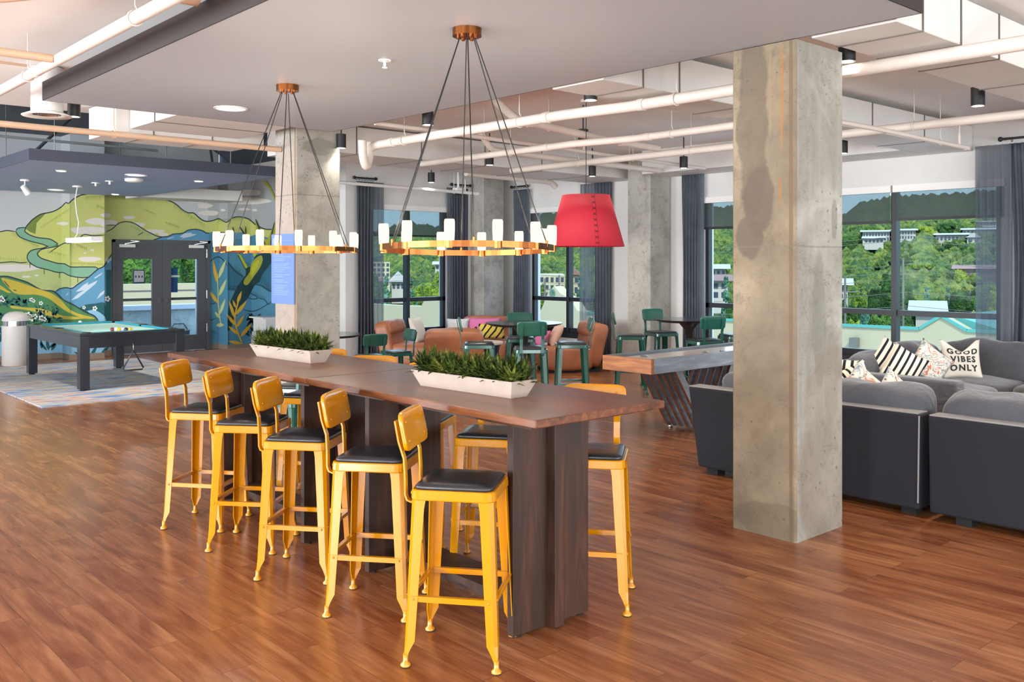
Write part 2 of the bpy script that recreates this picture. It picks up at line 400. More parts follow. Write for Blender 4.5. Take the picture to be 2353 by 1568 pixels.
M['grass'] = foliage('meadow', [(0.3, '#293f1f'), (0.5, '#445725'), (0.75, '#677535')], 0.08)
M['forest'] = foliage('forest canopy', [(0.3, '#0f221a'), (0.42, '#1f3822'), (0.52, '#364f27'), (0.62, '#4f6029'), (0.78, '#727834')], 0.22)
M['treeA'] = foliage('mid green leaves', [(0.3, '#13270f'), (0.5, '#2b471c'), (0.7, '#476727'), (0.85, '#687d32')], 0.5)
M['treeB'] = foliage('yellow green leaves', [(0.3, '#293d13'), (0.5, '#546b1d'), (0.75, '#8c972b')], 0.5)
M['treeC'] = foliage('blue green needles', [(0.3, '#19332a'), (0.55, '#3b614c'), (0.8, '#70947a')], 0.6)
M['pole_grey'] = plain('weathered pole', '#565450', 0.8)

# ------------------------------------------------------------------ mesh builder
class MB:
    def __init__(s): s.v = []; s.f = []; s.mi = []; s.sm = []
    def add(s, vs, fs, m=0, sm=False):
        b = len(s.v); s.v += [tuple(x) for x in vs]
        for f in fs: s.f.append([b + i for i in f]); s.mi.append(m); s.sm.append(sm)
        return s
    def box(s, x0, y0, z0, x1, y1, z1, m=0):
        vs = [(x, y, z) for z in (z0, z1) for y in (y0, y1) for x in (x0, x1)]
        return s.add(vs, [(0, 2, 3, 1), (4, 5, 7, 6), (0, 1, 5, 4), (2, 6, 7, 3), (0, 4, 6, 2), (1, 3, 7, 5)], m)
    def obox(s, c, hx, hy, hz, mat, m=0):
        vs = [Vector(c) + mat @ Vector((x * hx, y * hy, z * hz)) for z in (-1, 1) for y in (-1, 1) for x in (-1, 1)]
        return s.add(vs, [(0, 2, 3, 1), (4, 5, 7, 6), (0, 1, 5, 4), (2, 6, 7, 3), (0, 4, 6, 2), (1, 3, 7, 5)], m)
    def loft(s, rings, m=0, sm=False, caps=True, closed=True):
        n = len(rings[0]); vs = [p for r in rings for p in r]; fs = []
        for k in range(len(rings) - 1):
            for i in range(n if closed else n - 1):
                j = (i + 1) % n; fs.append((k * n + i, k * n + j, (k + 1) * n + j, (k + 1) * n + i))
        s.add(vs, fs, m, sm)
        if caps and closed:
            s.add(rings[0], [tuple(reversed(range(n)))], m); s.add(rings[-1], [tuple(range(n))], m)
        return s
    def bar(s, p0, p1, w, t, up=(0, 0, 1), m=0):
        p0 = Vector(p0); p1 = Vector(p1); d = (p1 - p0).normalized(); a = d.cross(Vector(up))
        if a.length < 1e-4: a = d.cross(Vector((1, 0, 0)))
        a.normalize(); b = a.cross(d)
        r = [[p + a * (w / 2 * i) + b * (t / 2 * j) for i, j in ((-1, -1), (1, -1), (1, 1), (-1, 1))] for p in (p0, p1)]
        return s.loft(r, m)
    def cyl(s, p0, p1, r0, r1=None, n=16, m=0, sm=True, caps=True):
        r1 = r0 if r1 is None else r1; return s.tube([p0, p1], [r0, r1], n, m, sm, caps)
    def tube(s, pts, r, n=10, m=0, sm=True, caps=True):
        pts = [Vector(p) for p in pts]; rings = []; ref = None
        for i, p in enumerate(pts):
            d = (pts[min(i + 1, len(pts) - 1)] - pts[max(i - 1, 0)]).normalized()
            if ref is None:
                ref = Vector((0, 0, 1)) if abs(d.z) < 0.9 else Vector((1, 0, 0))
            a = d.cross(ref).normalized(); b = a.cross(d).normalized(); ref = b
            rr = r[i] if isinstance(r, (list, tuple)) else r
            rings.append([p + a * (rr * math.cos(2 * PI * k / n)) + b * (rr * math.sin(2 * PI * k / n)) for k in range(n)])
        return s.loft(rings, m, sm, caps)
    def lathe(s, prof, c=(0, 0, 0), n=24, m=0, sm=True, caps=True):
        rings = [[(c[0] + r * math.cos(2 * PI * k / n), c[1] + r * math.sin(2 * PI * k / n), c[2] + z) for k in range(n)] for r, z in prof]
        return s.loft(rings, m, sm, caps)
    def prism(s, poly, a0, a1, plane='xy', m=0):
        def P(u, v, w): return {'xy': (u, v, w), 'xz': (u, w, v), 'yz': (w, u, v)}[plane]
        n = len(poly); vs = [P(u, v, a0) for u, v in poly] + [P(u, v, a1) for u, v in poly]
        fs = [tuple(reversed(range(n))), tuple(range(n, 2 * n))] + [(i, (i + 1) % n, n + (i + 1) % n, n + i) for i in range(n)]
        return s.add(vs, fs, m)
    def grid(s, fn, nu, nv, m=0, sm=True):
        vs = [fn(i / nu, j / nv) for j in range(nv + 1) for i in range(nu + 1)]
        fs = [(j * (nu + 1) + i, j * (nu + 1) + i + 1, (j + 1) * (nu + 1) + i + 1, (j + 1) * (nu + 1) + i) for j in range(nv) for i in range(nu)]
        return s.add(vs, fs, m, sm)
    def sphere(s, c, r, n=16, m=0, sc=(1, 1, 1)):
        prof = [(max(1e-4, math.sin(PI * k / (n // 2))) * r, -math.cos(PI * k / (n // 2)) * r) for k in range(n // 2 + 1)]
        rings = [[(c[0] + a * sc[0] * math.cos(2 * PI * k / n), c[1] + a * sc[1] * math.sin(2 * PI * k / n), c[2] + z * sc[2]) for k in range(n)] for a, z in prof]
        return s.loft(rings, m, True, False)
    def soft(s, c, sx, sy, sz, k=6.0, n=10, m=0, mat=None, nz=0.0, nf=3.0, seed=0, puff=0.0):
        """rounded, slightly rumpled block"""
        c = Vector(c); mat = mat or Matrix.Identity(3)
        for ax in range(3):
            for sg in (-1, 1):
                def fn(u, v, ax=ax, sg=sg):
                    p = [0, 0, 0]; p[ax] = sg; p[(ax + 1) % 3] = (2 * u - 1); p[(ax + 2) % 3] = (2 * v - 1) * sg
                    q = sum(abs(x) ** k for x in p) ** (1 / k)
                    d = Vector([x / q for x in p])
                    if puff: d.z *= 1 + puff * (1 - d.x ** 2) * (1 - d.y ** 2)
                    w = Vector((d.x * sx / 2, d.y * sy / 2, d.z * sz / 2))
                    if nz: w += Vector(d) * (nz * mnoise.noise(Vector((w.x * nf + seed, w.y * nf, w.z * nf))))
                    return c + mat @ w
                s.grid(fn, n, n, m)
        return s
    def pillow(s, w, h, t, n=14, m=0, notch=0.0, mback=None):
        def pos(u, v, side):
            a = 2 * u - 1; b = 2 * v - 1
            X = a * w / 2 * (1 - 0.10 * (1 - b * b)); Y = b * h / 2 * (1 - 0.10 * (1 - a * a))
            if notch and b > 0: Y -= notch * h * b * b * max(0, 1 - abs(a) * 1.25)
            Z = t / 2 * max(0.0, (1 - a * a) * (1 - b * b)) ** 0.45 * (1 - (0.45 * notch * 3 * max(0, b) * max(0, 1 - abs(a) * 1.4) if notch else 0))
            Z += 0.012 * mnoise.noise(Vector((a * 2.2, b * 2.2, side))) * (1 - a ** 4) * (1 - b ** 4)
            return (X, Y, Z * side)
        s.pos = pos
        s.grid(lambda u, v: pos(u, v, 1), n, n, m)
        s.grid(lambda u, v: pos(1 - u, v, -1), n, n, m if mback is None else mback)
        return s
    def merged(s, d=1e-5):
        return s
    def build(s, name, mats, parent=None, loc=None, rot=None, weld=False, bevel=0.0, seg=2):
        me = bpy.data.meshes.new(name); me.from_pydata(s.v, [], s.f)
        if not isinstance(mats, (list, tuple)): mats = [mats]
        for x in mats: me.materials.append(x)
        me.polygons.foreach_set('material_index', s.mi); me.polygons.foreach_set('use_smooth', s.sm)
        if weld:
            bm = bmesh.new(); bm.from_mesh(me); bmesh.ops.remove_doubles(bm, verts=bm.verts, dist=1e-4)
            bmesh.ops.recalc_face_normals(bm, faces=bm.faces); bm.to_mesh(me); bm.free()
        me.update()
        o = bpy.data.objects.new(name, me); COL.objects.link(o)
        if parent is not None: o.parent = parent
        if loc is not None: o.location = loc
        if rot is not None: o.rotation_euler = rot
        if bevel:
            b = o.modifiers.new('bevel', 'BEVEL'); b.width = bevel; b.segments = seg; b.limit_method = 'ANGLE'; b.angle_limit = math.radians(40)
        return o

def empty(name, loc=(0, 0, 0), rz=0.0):
    o = bpy.data.objects.new(name, None); COL.objects.link(o); o.location = loc; o.rotation_euler = (0, 0, rz)
    o.empty_display_size = 0.1; return o
def tag(o, label, cat, group=None, kind=None):
    o['label'] = label; o['category'] = cat
    if group: o['group'] = group
    if kind: o['kind'] = kind
    return o
def struct(o): o['kind'] = 'structure'; return o
def children_of(o): return [c for c in COL.objects if c.parent == o]
def copy_tree(o, parent=None):
    c = o.copy(); COL.objects.link(c)
    if parent is not None: c.parent = parent
    for ch in children_of(o): copy_tree(ch, c)
    return c
def Rz(a): return Matrix.Rotation(a, 3, 'Z')
def Rx(a): return Matrix.Rotation(a, 3, 'X')
def Ry(a): return Matrix.Rotation(a, 3, 'Y')
# ================================================================== SETTING
XW = 11.72; YF = 13.35; YM = 17.6; CEIL = 3.42
b = MB(); b.box(-5.3, -6.3, -0.12, 12.0, 13.57, 0.0); b.box(-5.3, 13.57, -0.12, 8.60, 17.9, 0.0); struct(b.build('floor', M['floor']))
b = MB(); b.box(-5.3, -6.3, CEIL, 12.0, 11.2, CEIL + .15); b.box(8.1, 11.2, CEIL, 12.0, 13.57, CEIL + .15); b.box(8.1, 13.57, CEIL, 8.6, 17.9, CEIL + .15)
struct(b.build('ceiling', M['ceil']))
b = MB(); b.box(-5.3, 11.2, 3.95, 8.1, 17.9, 4.1); b.box(-5.3, 11.1, CEIL + .15, 8.1, 11.2, 4.1); b.box(8.1, 11.1, CEIL + .15, 8.2, 17.9, 4.1)
struct(b.build('ceiling', M['ceil_dark']))

def wall_x(name, x0, x1, y0, y1, z1, holes, mats):
    """wall in a plane of constant x with rectangular holes (y0,y1,z0,z1)"""
    w = MB(); ys = y0
    for h in sorted(holes):
        w.box(x0, ys, 0, x1, h[0], z1); w.box(x0, h[0], 0, x1, h[1], h[2]); w.box(x0, h[0], h[3], x1, h[1], z1); ys = h[1]
    w.box(x0, ys, 0, x1, y1, z1); return struct(w.build(name, mats))
def wall_y(name, y0, y1, x0, x1, z1, holes, mats):
    w = MB(); xs = x0
    for h in sorted(holes):
        w.box(xs, y0, 0, h[0], y1, z1)
        if h[2] > 0: w.box(h[0], y0, 0, h[1], y1, h[2])
        w.box(h[0], y0, h[3], h[1], y1, z1); xs = h[1]
    w.box(xs, y0, 0, x1, y1, z1); return struct(w.build(name, mats))
ZS, ZB0, ZB1, ZH = 0.46, 1.015, 1.085, 2.70
RW = [(10.87, 12.56, ZS, ZH), (4.36, 8.66, ZS, ZH), (-3.4, 1.6, ZS, ZH)]
wall_x('wall_right', XW, XW + .24, -6.3, 13.57, CEIL, RW, M['wall'])
FWH = [(8.70, 10.36, ZS, ZH)]
wall_y('wall_far', YF, YF + .22, 8.24, XW, CEIL, FWH, M['wall'])
wall_x('wall_left', -5.24, -5.0, -6.3, 17.9, 4.0, [(yy - 1.3, yy + 1.3, .5, 2.7) for yy in (-2.6, 1.2, 5.0, 8.8, 12.6)], M['wall'])
wall_y('wall_front', -6.24, -6.0, -5.0, XW, CEIL, [(xx - 1.3, xx + 1.3, .5, 2.7) for xx in (-2.5, 1.5, 5.5, 9.0)], M['wall'])

# the mural wall, with its pilaster, the door recess and the corner beyond
w = MB()
w.box(-5.0, 17.7, 0, 5.06, 17.9, 4.0)
w.box(5.06, 17.2, 0, 5.64, 17.9, 4.0)
w.box(5.64, YM, 0, 5.90, 17.9, 4.0); w.box(5.90, YM, 2.13, 7.76, 17.9, 4.0); w.box(7.76, YM, 0, 7.96, 17.9, 4.0)
w.box(7.96, 17.2, 0, 8.60, 17.9, CEIL + .1); w.box(8.45, 13.57, 0, 8.60, 17.2, CEIL + .1)
wall_mural = struct(w.build('wall_back', plain('pale grey mural ground', '#b9bfc4', 0.7)))

# baseboards
w = MB(); w.box(-5.0, 17.68, 0, 5.05, 17.70, .1)
w.box(5.045, 17.2, 0, 5.06, 17.7, .1); w.box(5.045, 17.185, 0, 5.64, 17.2, .1); w.box(5.64, YM - .015, 0, 5.90, YM, .1)
w.box(7.76, YM - .015, 0, 7.96, YM, .1); w.box(7.945, 17.2, 0, 7.96, YM, .1); w.box(7.945, 17.185, 0, 8.45, 17.2, .1); w.box(8.435, 13.57, 0, 8.45, 17.185, .1)
struct(w.build('baseboard_back', M['baseboard']))
w = MB(); w.box(8.24, YF - .015, 0, XW, YF, .1); struct(w.build('baseboard_far', M['baseboard']))
w = MB(); w.box(XW - .015, -6, 0, XW, YF, .1); struct(w.build('baseboard_right', M['baseboard']))

# ------------------------------------------------------------------ windows
def window(n, axis, plane, a0, a1, mull, shades, out):
    """axis 'x': window lies in a wall of constant x. a0..a1 is its run. One object per frame, pane and blind."""
    def bx(m, p0, p1, q0, q1, z0, z1, mi=0):
        if axis == 'x': m.box(p0, q0, z0, p1, q1, z1, mi)
        else: m.box(q0, p0, z0, q1, p1, z1, mi)
    root = empty('window_%d' % n, (0, 0, 0)); struct(root)
    f = MB(); d0, d1 = plane + .03, plane + .12
    bx(f, d0, d1, a0, a1, ZS, ZS + .085); bx(f, d0, d1, a0, a1, ZH - .06, ZH)
    bx(f, d0, d1, a0, a0 + .06, ZS, ZH); bx(f, d0, d1, a1 - .06, a1, ZS, ZH)
    bx(f, d0, d1, a0, a1, ZB0, ZB1)
    for c in mull: bx(f, d0 - .02, d1, c - .035, c + .035, ZS, ZH)
    f.build('window_frame', M['frame'], root)
    s = MB(); bx(s, plane - .02, plane + .03, a0 - .02, a1 + .02, ZS - .09, ZS); s.build('window_sill', M['frame'], root)
    edges = [a0 + .06] + [c for c in mull] + [a1 - .06]
    for k in range(len(edges) - 1):
        g = MB(); bx(g, plane + .075, plane + .081, edges[k], edges[k + 1], ZS + .08, ZH - .05); g.build('pane', M['glass'], root)
    for k, (s0, s1, zb) in enumerate(shades):
        r = empty('roller_blind', (0, 0, 0)); r.parent = root
        c = MB(); bx(c, plane - .055, plane + .02, s0, s1, 2.61, 2.70); cc = c.build('blind_cassette', M['frame_white'], r)
        c = MB(); bx(c, plane - .012, plane - .010, s0 + .02, s1 - .02, zb, 2.62); c.build('blind_cloth', M['shade'], r)
        c = MB(); bx(c, plane - .02, plane - .004, s0 + .02, s1 - .02, zb - .035, zb); c.build('hem_bar', M['frame'], r)
    return root
window(1, 'y', YF, 8.70, 10.36, [9.52], [(8.68, 10.40, 2.19)], 1)
window(2, 'x', XW, 10.87, 12.56, [11.62], [(10.85, 12.58, 2.24)], 1)
window(3, 'x', XW, 4.36, 8.66, [5.676, 7.17], [(7.19, 8.68, 2.245), (5.69, 7.17, 2.245), (4.30, 5.66, 2.275)], 1)
window(4, 'x', XW, -3.4, 1.6, [-1.7, 0], [], 1)
k = 5
for yy in (-2.6, 1.2, 5.0, 8.8, 12.6):
    r = empty('window_%d' % k); struct(r); k += 1; f = MB()
    for z0, z1 in ((.5, .57), (1.55, 1.61), (2.63, 2.7)): f.box(-5.18, yy - 1.3, z0, -5.08, yy + 1.3, z1)
    for c in (-1.27, 0, 1.27): f.box(-5.18, yy + c - .03, .5, -5.08, yy + c + .03, 2.7)
    f.build('window_frame', M['frame'], r)
for xx in (-2.5, 1.5, 5.5, 9.0):
    r = empty('window_%d' % k); struct(r); k += 1; f = MB()
    for z0, z1 in ((.5, .57), (1.55, 1.61), (2.63, 2.7)): f.box(xx - 1.3, -6.18, z0, xx + 1.3, -6.08, z1)
    for c in (-1.27, 0, 1.27): f.box(xx + c - .03, -6.18, .5, xx + c + .03, -6.08, 2.7)
    f.build('window_frame', M['frame'], r)

# ------------------------------------------------------------------ double door
d = empty('door_1'); struct(d)
f = MB(); f.box(5.90, 17.55, 0, 5.95, 17.70, 2.13); f.box(7.71, 17.55, 0, 7.76, 17.70, 2.13); f.box(5.90, 17.55, 2.08, 7.76, 17.70, 2.13)
f.build('door_frame', M['door'], d)
for k, (x0, x1) in enumerate(((5.955, 6.828), (6.832, 7.705))):
    leaf = MB(); gx0, gx1, gz0, gz1 = (x0 + .15, x1 - .19, .30, 1.77) if k == 0 else (x0 + .17, x1 - .19, .30, 1.77)
    y0, y1 = 17.60, 17.645
    leaf.box(x0, y0, .01, gx0, y1, 2.075); leaf.box(gx1, y0, .01, x1, y1, 2.075)
    leaf.box(gx0, y0, .01, gx1, y1, gz0); leaf.box(gx0, y0, gz1, gx1, y1, 2.075)
    lo = leaf.build('door_leaf', M['door'], d)
    g = MB(); g.box(gx0, 17.62, gz0, gx1, 17.626, gz1); g.build('door_glass', M['glass'], lo)
    g = MB(); g.box(gx0 - .02, 17.66, .98, gx1 + .02, 17.70, 1.03); g.build('push_bar', M['door'], lo)
    cx = x1 - .07 if k == 0 else x0 + .07
    g = MB(); g.cyl((cx, 17.60, .98), (cx, 17.585, .98), .045, n=20); g.cyl((cx, 17.585, .98), (cx, 17.575, .98), .028, n=16); g.build('pull_cover', plain('dull steel', '#7b7476', 0.4, 0.8), lo)
    ax = x0 + .07 if k == 0 else x1 - .36
    g = MB(); g.box(ax, 17.55, 1.985, ax + .29, 17.60, 2.045); co = g.build('door_closer', M['white_metal'], d, bevel=.008)
    g = MB(); g.bar((ax + .1, 17.57, 2.05), (ax + .34, 17.50, 2.10), .02, .008); g.bar((ax + .34, 17.50, 2.10), (ax + .2, 17.56, 2.11), .02, .008); g.build('closer_arm', M['chrome'], co)
    for hz in (.35, 1.0, 1.8):
        hx = x0 - .004 if k == 0 else x1 + .004
        g = MB(); g.cyl((hx, 17.59, hz), (hx, 17.59, hz + .16), .009, n=8); g.build('hinge', M['chrome'], lo)
tag(MB().box(6.28, 17.59, 1.31, 6.50, 17.597, 1.57).box(6.30, 17.587, 1.34, 6.48, 17.59, 1.55, 1).box(6.32, 17.585, 1.42, 6.345, 17.587, 1.46, 0).box(6.378, 17.585, 1.42, 6.403, 17.587, 1.46, 0).box(6.435, 17.585, 1.42, 6.46, 17.587, 1.46, 0)
    .build('notice', [M['drum_blue'], M['bin_grey']]), 'dark bordered notice taped to the glass of the left door leaf', 'notice')
tag(MB().box(7.0, 17.652, 1.13, 7.15, 17.658, 1.60).box(7.0, 17.65, 1.42, 7.19, 17.655, 1.46, 1).build('poster', [plain('royal blue sheet', '#24508c', .6), M['paper']]),
    'royal blue sheet hanging behind the glass of the right door leaf', 'poster')

# ------------------------------------------------------------------ concrete columns
def column(x0, y0, x1, y1, z1, mat, label, ch=.012):
    c = MB(); c.prism([(x0 + ch, y0), (x1 - ch, y0), (x1, y0 + ch), (x1, y1 - ch), (x1 - ch, y1), (x0 + ch, y1), (x0, y1 - ch), (x0, y0 + ch)], 0, z1)
    return tag(c.build('concrete_column', mat), label, 'column', 'square concrete columns of the room')
column(5.03, 3.04, 5.59, 3.50, 3.055, M['concrete1'], 'large foreground concrete column with brown stains, in front of the grey sofas')
column(5.03, 9.17, 5.59, 9.65, CEIL, M['concrete2'], 'concrete column with a blue poster behind the far chandelier')
column(11.2, 9.30, XW - .003, 9.76, CEIL, M['concrete3'], 'pale concrete column against the window wall right of the tan lounge chair')
column(10.92, 12.98, 11.42, YF - .003, CEIL, M['concrete3'], 'pale concrete column in the room corner between two windows')
# ================================================================== MURAL (paint on the back wall)
FAC = [(-60, pxu(5.06, 17.7), 'Y', 17.7), (pxu(5.06, 17.7), pxu(5.06, 17.2), 'X', 5.06), (pxu(5.06, 17.2), pxu(5.64, 17.2), 'Y', 17.2),
       (pxu(5.64, 17.2), pxu(7.96, 17.6), 'Y', 17.6), (pxu(7.96, 17.6), pxu(7.96, 17.2), 'X', 7.96), (pxu(7.96, 17.2), pxu(8.45, 17.2), 'Y', 17.2), (pxu(8.45, 17.2), 812, 'X', 8.45)]
DL, DR, DT = pxu(5.895, 17.6), pxu(7.765, 17.6), 552.0
f_ = FAC.pop(3); FAC[3:3] = [(f_[0], DL, 'Y', 17.6), (DL, DR, 'Y', 17.6), (DR, f_[1], 'Y', 17.6)]
MC = {'sky': '#c3c7cb', 'sky_dim': '#a9adaf', 'cloud': '#ded9d2', 'hill': '#c6cb78', 'hill2': '#b5c182', 'hilld': '#74893f', 'road': '#7fb095', 'line': '#1f3440',
      'blue': '#5d97ba', 'snow': '#bccfdf', 'teal': '#1d5a63', 'green': '#4c8455', 'gold': '#c9b445', 'light': '#8cc0de', 'leaf': '#1b5560',
      'rock': '#4d88a3', 'rockd': '#2f6a82', 'tree': '#143a3f', 'olive': '#a6a83a', 'bright': '#b9bd33', 'goldleaf': '#dbae36', 'paleleaf': '#c5cf8c', 'white': '#f2f0ec'}
mur = MB(); mkeys = list(MC); layer = [0]
def clipu(poly, u, keep_gt):
    out = []; n = len(poly)
    for i in range(n):
        a, c = poly[i], poly[(i + 1) % n]
        ia = (a[0] >= u) == keep_gt or a[0] == u; ic = (c[0] >= u) == keep_gt or c[0] == u
        if ia: out.append(a)
        if ia != ic and a[0] != c[0]:
            t = (u - a[0]) / (c[0] - a[0]); out.append((u, a[1] + t * (c[1] - a[1])))
    return out
from mathutils.geometry import tessellate_polygon
def paint(poly, col, step=True):
    if step: layer[0] += 1
    off = 0.002 + 0.00012 * layer[0]
    for u0, u1, ax, pl in FAC:
        p = clipu(clipu(poly, u0, True), u1, False)
        if u0 == DL: p = [(y, x) for x, y in clipu([(y, x) for x, y in p], DT, False)] if len(p) > 2 else p
        if len(p) < 3: continue
        tris = tessellate_polygon([[Vector((q[0], q[1], 0)) for q in p]])
        if ax == 'Y': vs = [onY(q[0], q[1], pl - off) for q in p]
        else: vs = [onX(q[0], q[1], pl - off) for q in p]
        for v in vs: v.z = max(0.1, min(v.z, 3.9))
        mur.add(vs, [tuple(t) for t in tris], mkeys.index(col))
def T(s, ox, oy, pts): return [(ox + x / s, oy + y / s) for x, y in pts]
def A(pts): return T(3.563, 0, 420, pts)
def B_(pts): return T(2.941, 0, 400, pts)
def D_(pts): return T(5.227, 240, 520, pts)
def E_(pts): return T(3.735, 480, 400, pts)
def smooth(pts, n=3, closed=False):
    out = []; m = len(pts)
    for i in range(m if closed else m - 1):
        p = [pts[(i + k) % m] if closed else pts[max(0, min(m - 1, i + k))] for k in (-1, 0, 1, 2)]
        for j in range(n):
            t = j / n; out.append(tuple(.5 * (2 * p[1][a] + (p[2][a] - p[0][a]) * t + (2 * p[0][a] - 5 * p[1][a] + 4 * p[2][a] - p[3][a]) * t * t + (3 * p[1][a] - p[0][a] - 3 * p[2][a] + p[3][a]) * t ** 3) for a in (0, 1)))
    if not closed: out.append(pts[-1])
    return out
def stroke(pts, w=1.3, col='line', sm=True):
    w *= 1.45
    layer[0] += 1; off = layer[0]
    p = smooth(pts) if sm else pts
    L, R_ = [], []
    for i, q in enumerate(p):
        a = p[max(0, i - 1)]; c = p[min(len(p) - 1, i + 1)]; dx, dy = c[0] - a[0], c[1] - a[1]; l = math.hypot(dx, dy) or 1
        k = w / 2 * min(1.0, .35 + min(i, len(p) - 1 - i) * .5)
        L.append((q[0] - dy / l * k, q[1] + dx / l * k)); R_.append((q[0] + dy / l * k, q[1] - dx / l * k))
    for i in range(len(p) - 1): paint([L[i], L[i + 1], R_[i + 1], R_[i]], col, False)
def hatch(x0, y0, x1, y1, n, dx, dy, col='hilld', w=1.15, jit=.35):
    layer[0] += 1; rr = random.Random(int(x0 * 7 + y0))
    for i in range(n):
        t = (i + rr.random() * jit) / n; k = .55 + .6 * rr.random(); x = x0 + (x1 - x0) * t; y = y0 + (y1 - y0) * t
        paint([(x, y), (x + w, y), (x + w * .4 + dx * k, y + dy * k)], col, False)
def leafp(cx, cy, l, ang, w, col):
    a = math.radians(ang); pts = []
    for k in range(9):
        t = k / 8; pts.append((t * l, math.sin(PI * t ** .8) * w))
    pts += [(t * l, -math.sin(PI * t ** .8) * w) for t in [k / 8 for k in range(7, 0, -1)]]
    paint([(cx + x * math.cos(a) - y * math.sin(a), cy - x * math.sin(a) - y * math.cos(a)) for x, y in pts], col, False)
def blob(cx, cy, rx, ry, col='cloud', n=18, wob=.12, step=True):
    rr = random.Random(int(cx * 13 + cy)); ph = rr.random() * 6
    paint([(cx + rx * math.cos(2 * PI * k / n) * (1 + wob * math.sin(3 * 2 * PI * k / n + ph)), cy + ry * math.sin(2 * PI * k / n)) for k in range(n)], col, step)

paint([(-60, 380), (520, 380), (520, 860), (-60, 860)], 'sky')
paint([(478, 380), (805, 380), (805, 840), (478, 840)], 'sky_dim')  # right part greyer: weaker light there put into the paint
# far ridge
r1 = A([(205, 370), (240, 330), (270, 300), (330, 260), (400, 245), (450, 230), (500, 200), (540, 162), (560, 170), (600, 135), (650, 108), (690, 97)])
r2 = B_([(700, 128), (1000, 160), (1130, 178), (1190, 205), (1230, 240), (1270, 262), (1310, 265), (1350, 300), (1390, 320), (1440, 315), (1480, 303), (1530, 327), (1570, 298), (1620, 290), (1680, 305), (1730, 345), (1790, 372), (1835, 375), (1990, 380), (2050, 360), (2300, 330), (2370, 420)])
ridge = smooth(r1 + r2)
paint(ridge + [(805, 640), (-20, 640), (50, 530)], 'hill')
paint(smooth(r1)[:12] + A([(300, 330), (290, 420), (240, 400)]), 'hilld')
stroke(ridge, 1.8, sm=False)
hatch(195, 452, 260, 447, 26, -1, 12); hatch(260, 450, 390, 458, 44, -1, 11); hatch(400, 470, 470, 515, 26, -1, 12); hatch(500, 505, 560, 500, 22, -1, 10); hatch(95, 520, 160, 478, 20, -1, 9)
hatch(222, 470, 240, 478, 8, -1, 9); hatch(330, 480, 355, 490, 10, 3, 7); hatch(380, 510, 412, 520, 12, 2, 9)
# clouds in front of the ridge
for cx, cy, rx, ry in ((145, 514, 14, 4), (220, 509, 22, 8), (205, 530, 45, 9), (243, 495, 12, 5), (250, 515, 20, 10), (296, 500, 14, 4), (310, 517, 26, 6), (350, 532, 28, 5), (375, 539, 12, 4), (220, 597, 28, 8), (200, 585, 10, 3)): blob(cx, cy, rx, ry)
for cx, cy, rx, ry in ((450, 460, 26, 7), (480, 490, 24, 6), (470, 473, 18, 6), (572, 443, 30, 7), (572, 462, 48, 8), (560, 481, 14, 3), (585, 483, 6, 3), (512, 483, 6, 3)): blob(cx, cy, rx, ry, 'cloud')
# left hill, road
paint(A([(-80, 405), (0, 402), (60, 392), (130, 400), (160, 440), (300, 520), (240, 570), (225, 620), (240, 655), (100, 650), (-80, 655)]), 'hill')
stroke(A([(-80, 408), (0, 402), (60, 392), (130, 402)]), 1.6)
hatch(28, 534, 90, 566, 22, -3, 9); hatch(0, 596, 60, 600, 14, 1, -7)
paint(A([(-80, 655), (0, 655), (100, 648), (200, 655), (300, 690), (560, 750), (720, 775), (640, 830), (540, 862), (440, 892), (340, 885), (140, 790), (-80, 765)]), 'hill2')
stroke(A([(-80, 657), (0, 655), (100, 648), (170, 656), (228, 650)]), 1.5)
blob(30, 616, 62, 9); blob(60, 636, 10, 2.5); blob(84, 633, 5, 2)
for k in range(16): hatch(55 + k * 6, 640 + k * 1.3, 56 + k * 6, 641 + k * 1.3, 1, -14, 14, 'hilld', .8)
paint(A([(310, 590), (340, 548), (500, 505), (540, 495), (600, 485), (690, 424), (800, 430), (862, 428), (862, 690), (580, 690), (470, 660), (400, 640), (330, 615)]), 'hill')
road = smooth(A([(130, 395), (150, 372), (210, 370), (202, 398), (250, 432), (320, 452), (400, 460), (445, 482), (470, 508), (400, 522), (350, 505), (290, 490), (220, 470), (160, 442), (135, 412)]), 3, True)
paint(road, 'road'); stroke(road + road[:1], 1.5, sm=False)
road2 = smooth(A([(400, 520), (350, 537), (270, 550), (235, 575), (222, 610), (240, 650), (300, 690), (380, 710), (470, 735), (520, 737), (580, 765), (720, 775), (800, 700), (700, 690), (580, 690), (530, 665), (470, 660), (400, 640), (340, 620), (308, 590), (312, 570), (345, 545), (420, 530), (500, 512)]), 3, True)
paint(road2, 'road'); stroke(road2[:-2], 1.6, sm=False)
stroke(A([(400, 577), (480, 520), (530, 495), (560, 497), (600, 485), (650, 455), (690, 424), (760, 434), (862, 428)]), 1.5)
for x, y in ((245, 652), (362, 705), (487, 735), (636, 772)): stroke(A([(x, y), (x, y + 46)]), 2.6, sm=False)
hatch(110, 575, 150, 585, 14, -2, 9); hatch(162, 603, 242, 606, 30, 1, 9); hatch(175, 560, 200, 570, 10, 1, 8)
blob(205, 596, 26, 6); blob(212, 575, 5, 2); blob(195, 582, 4, 2)
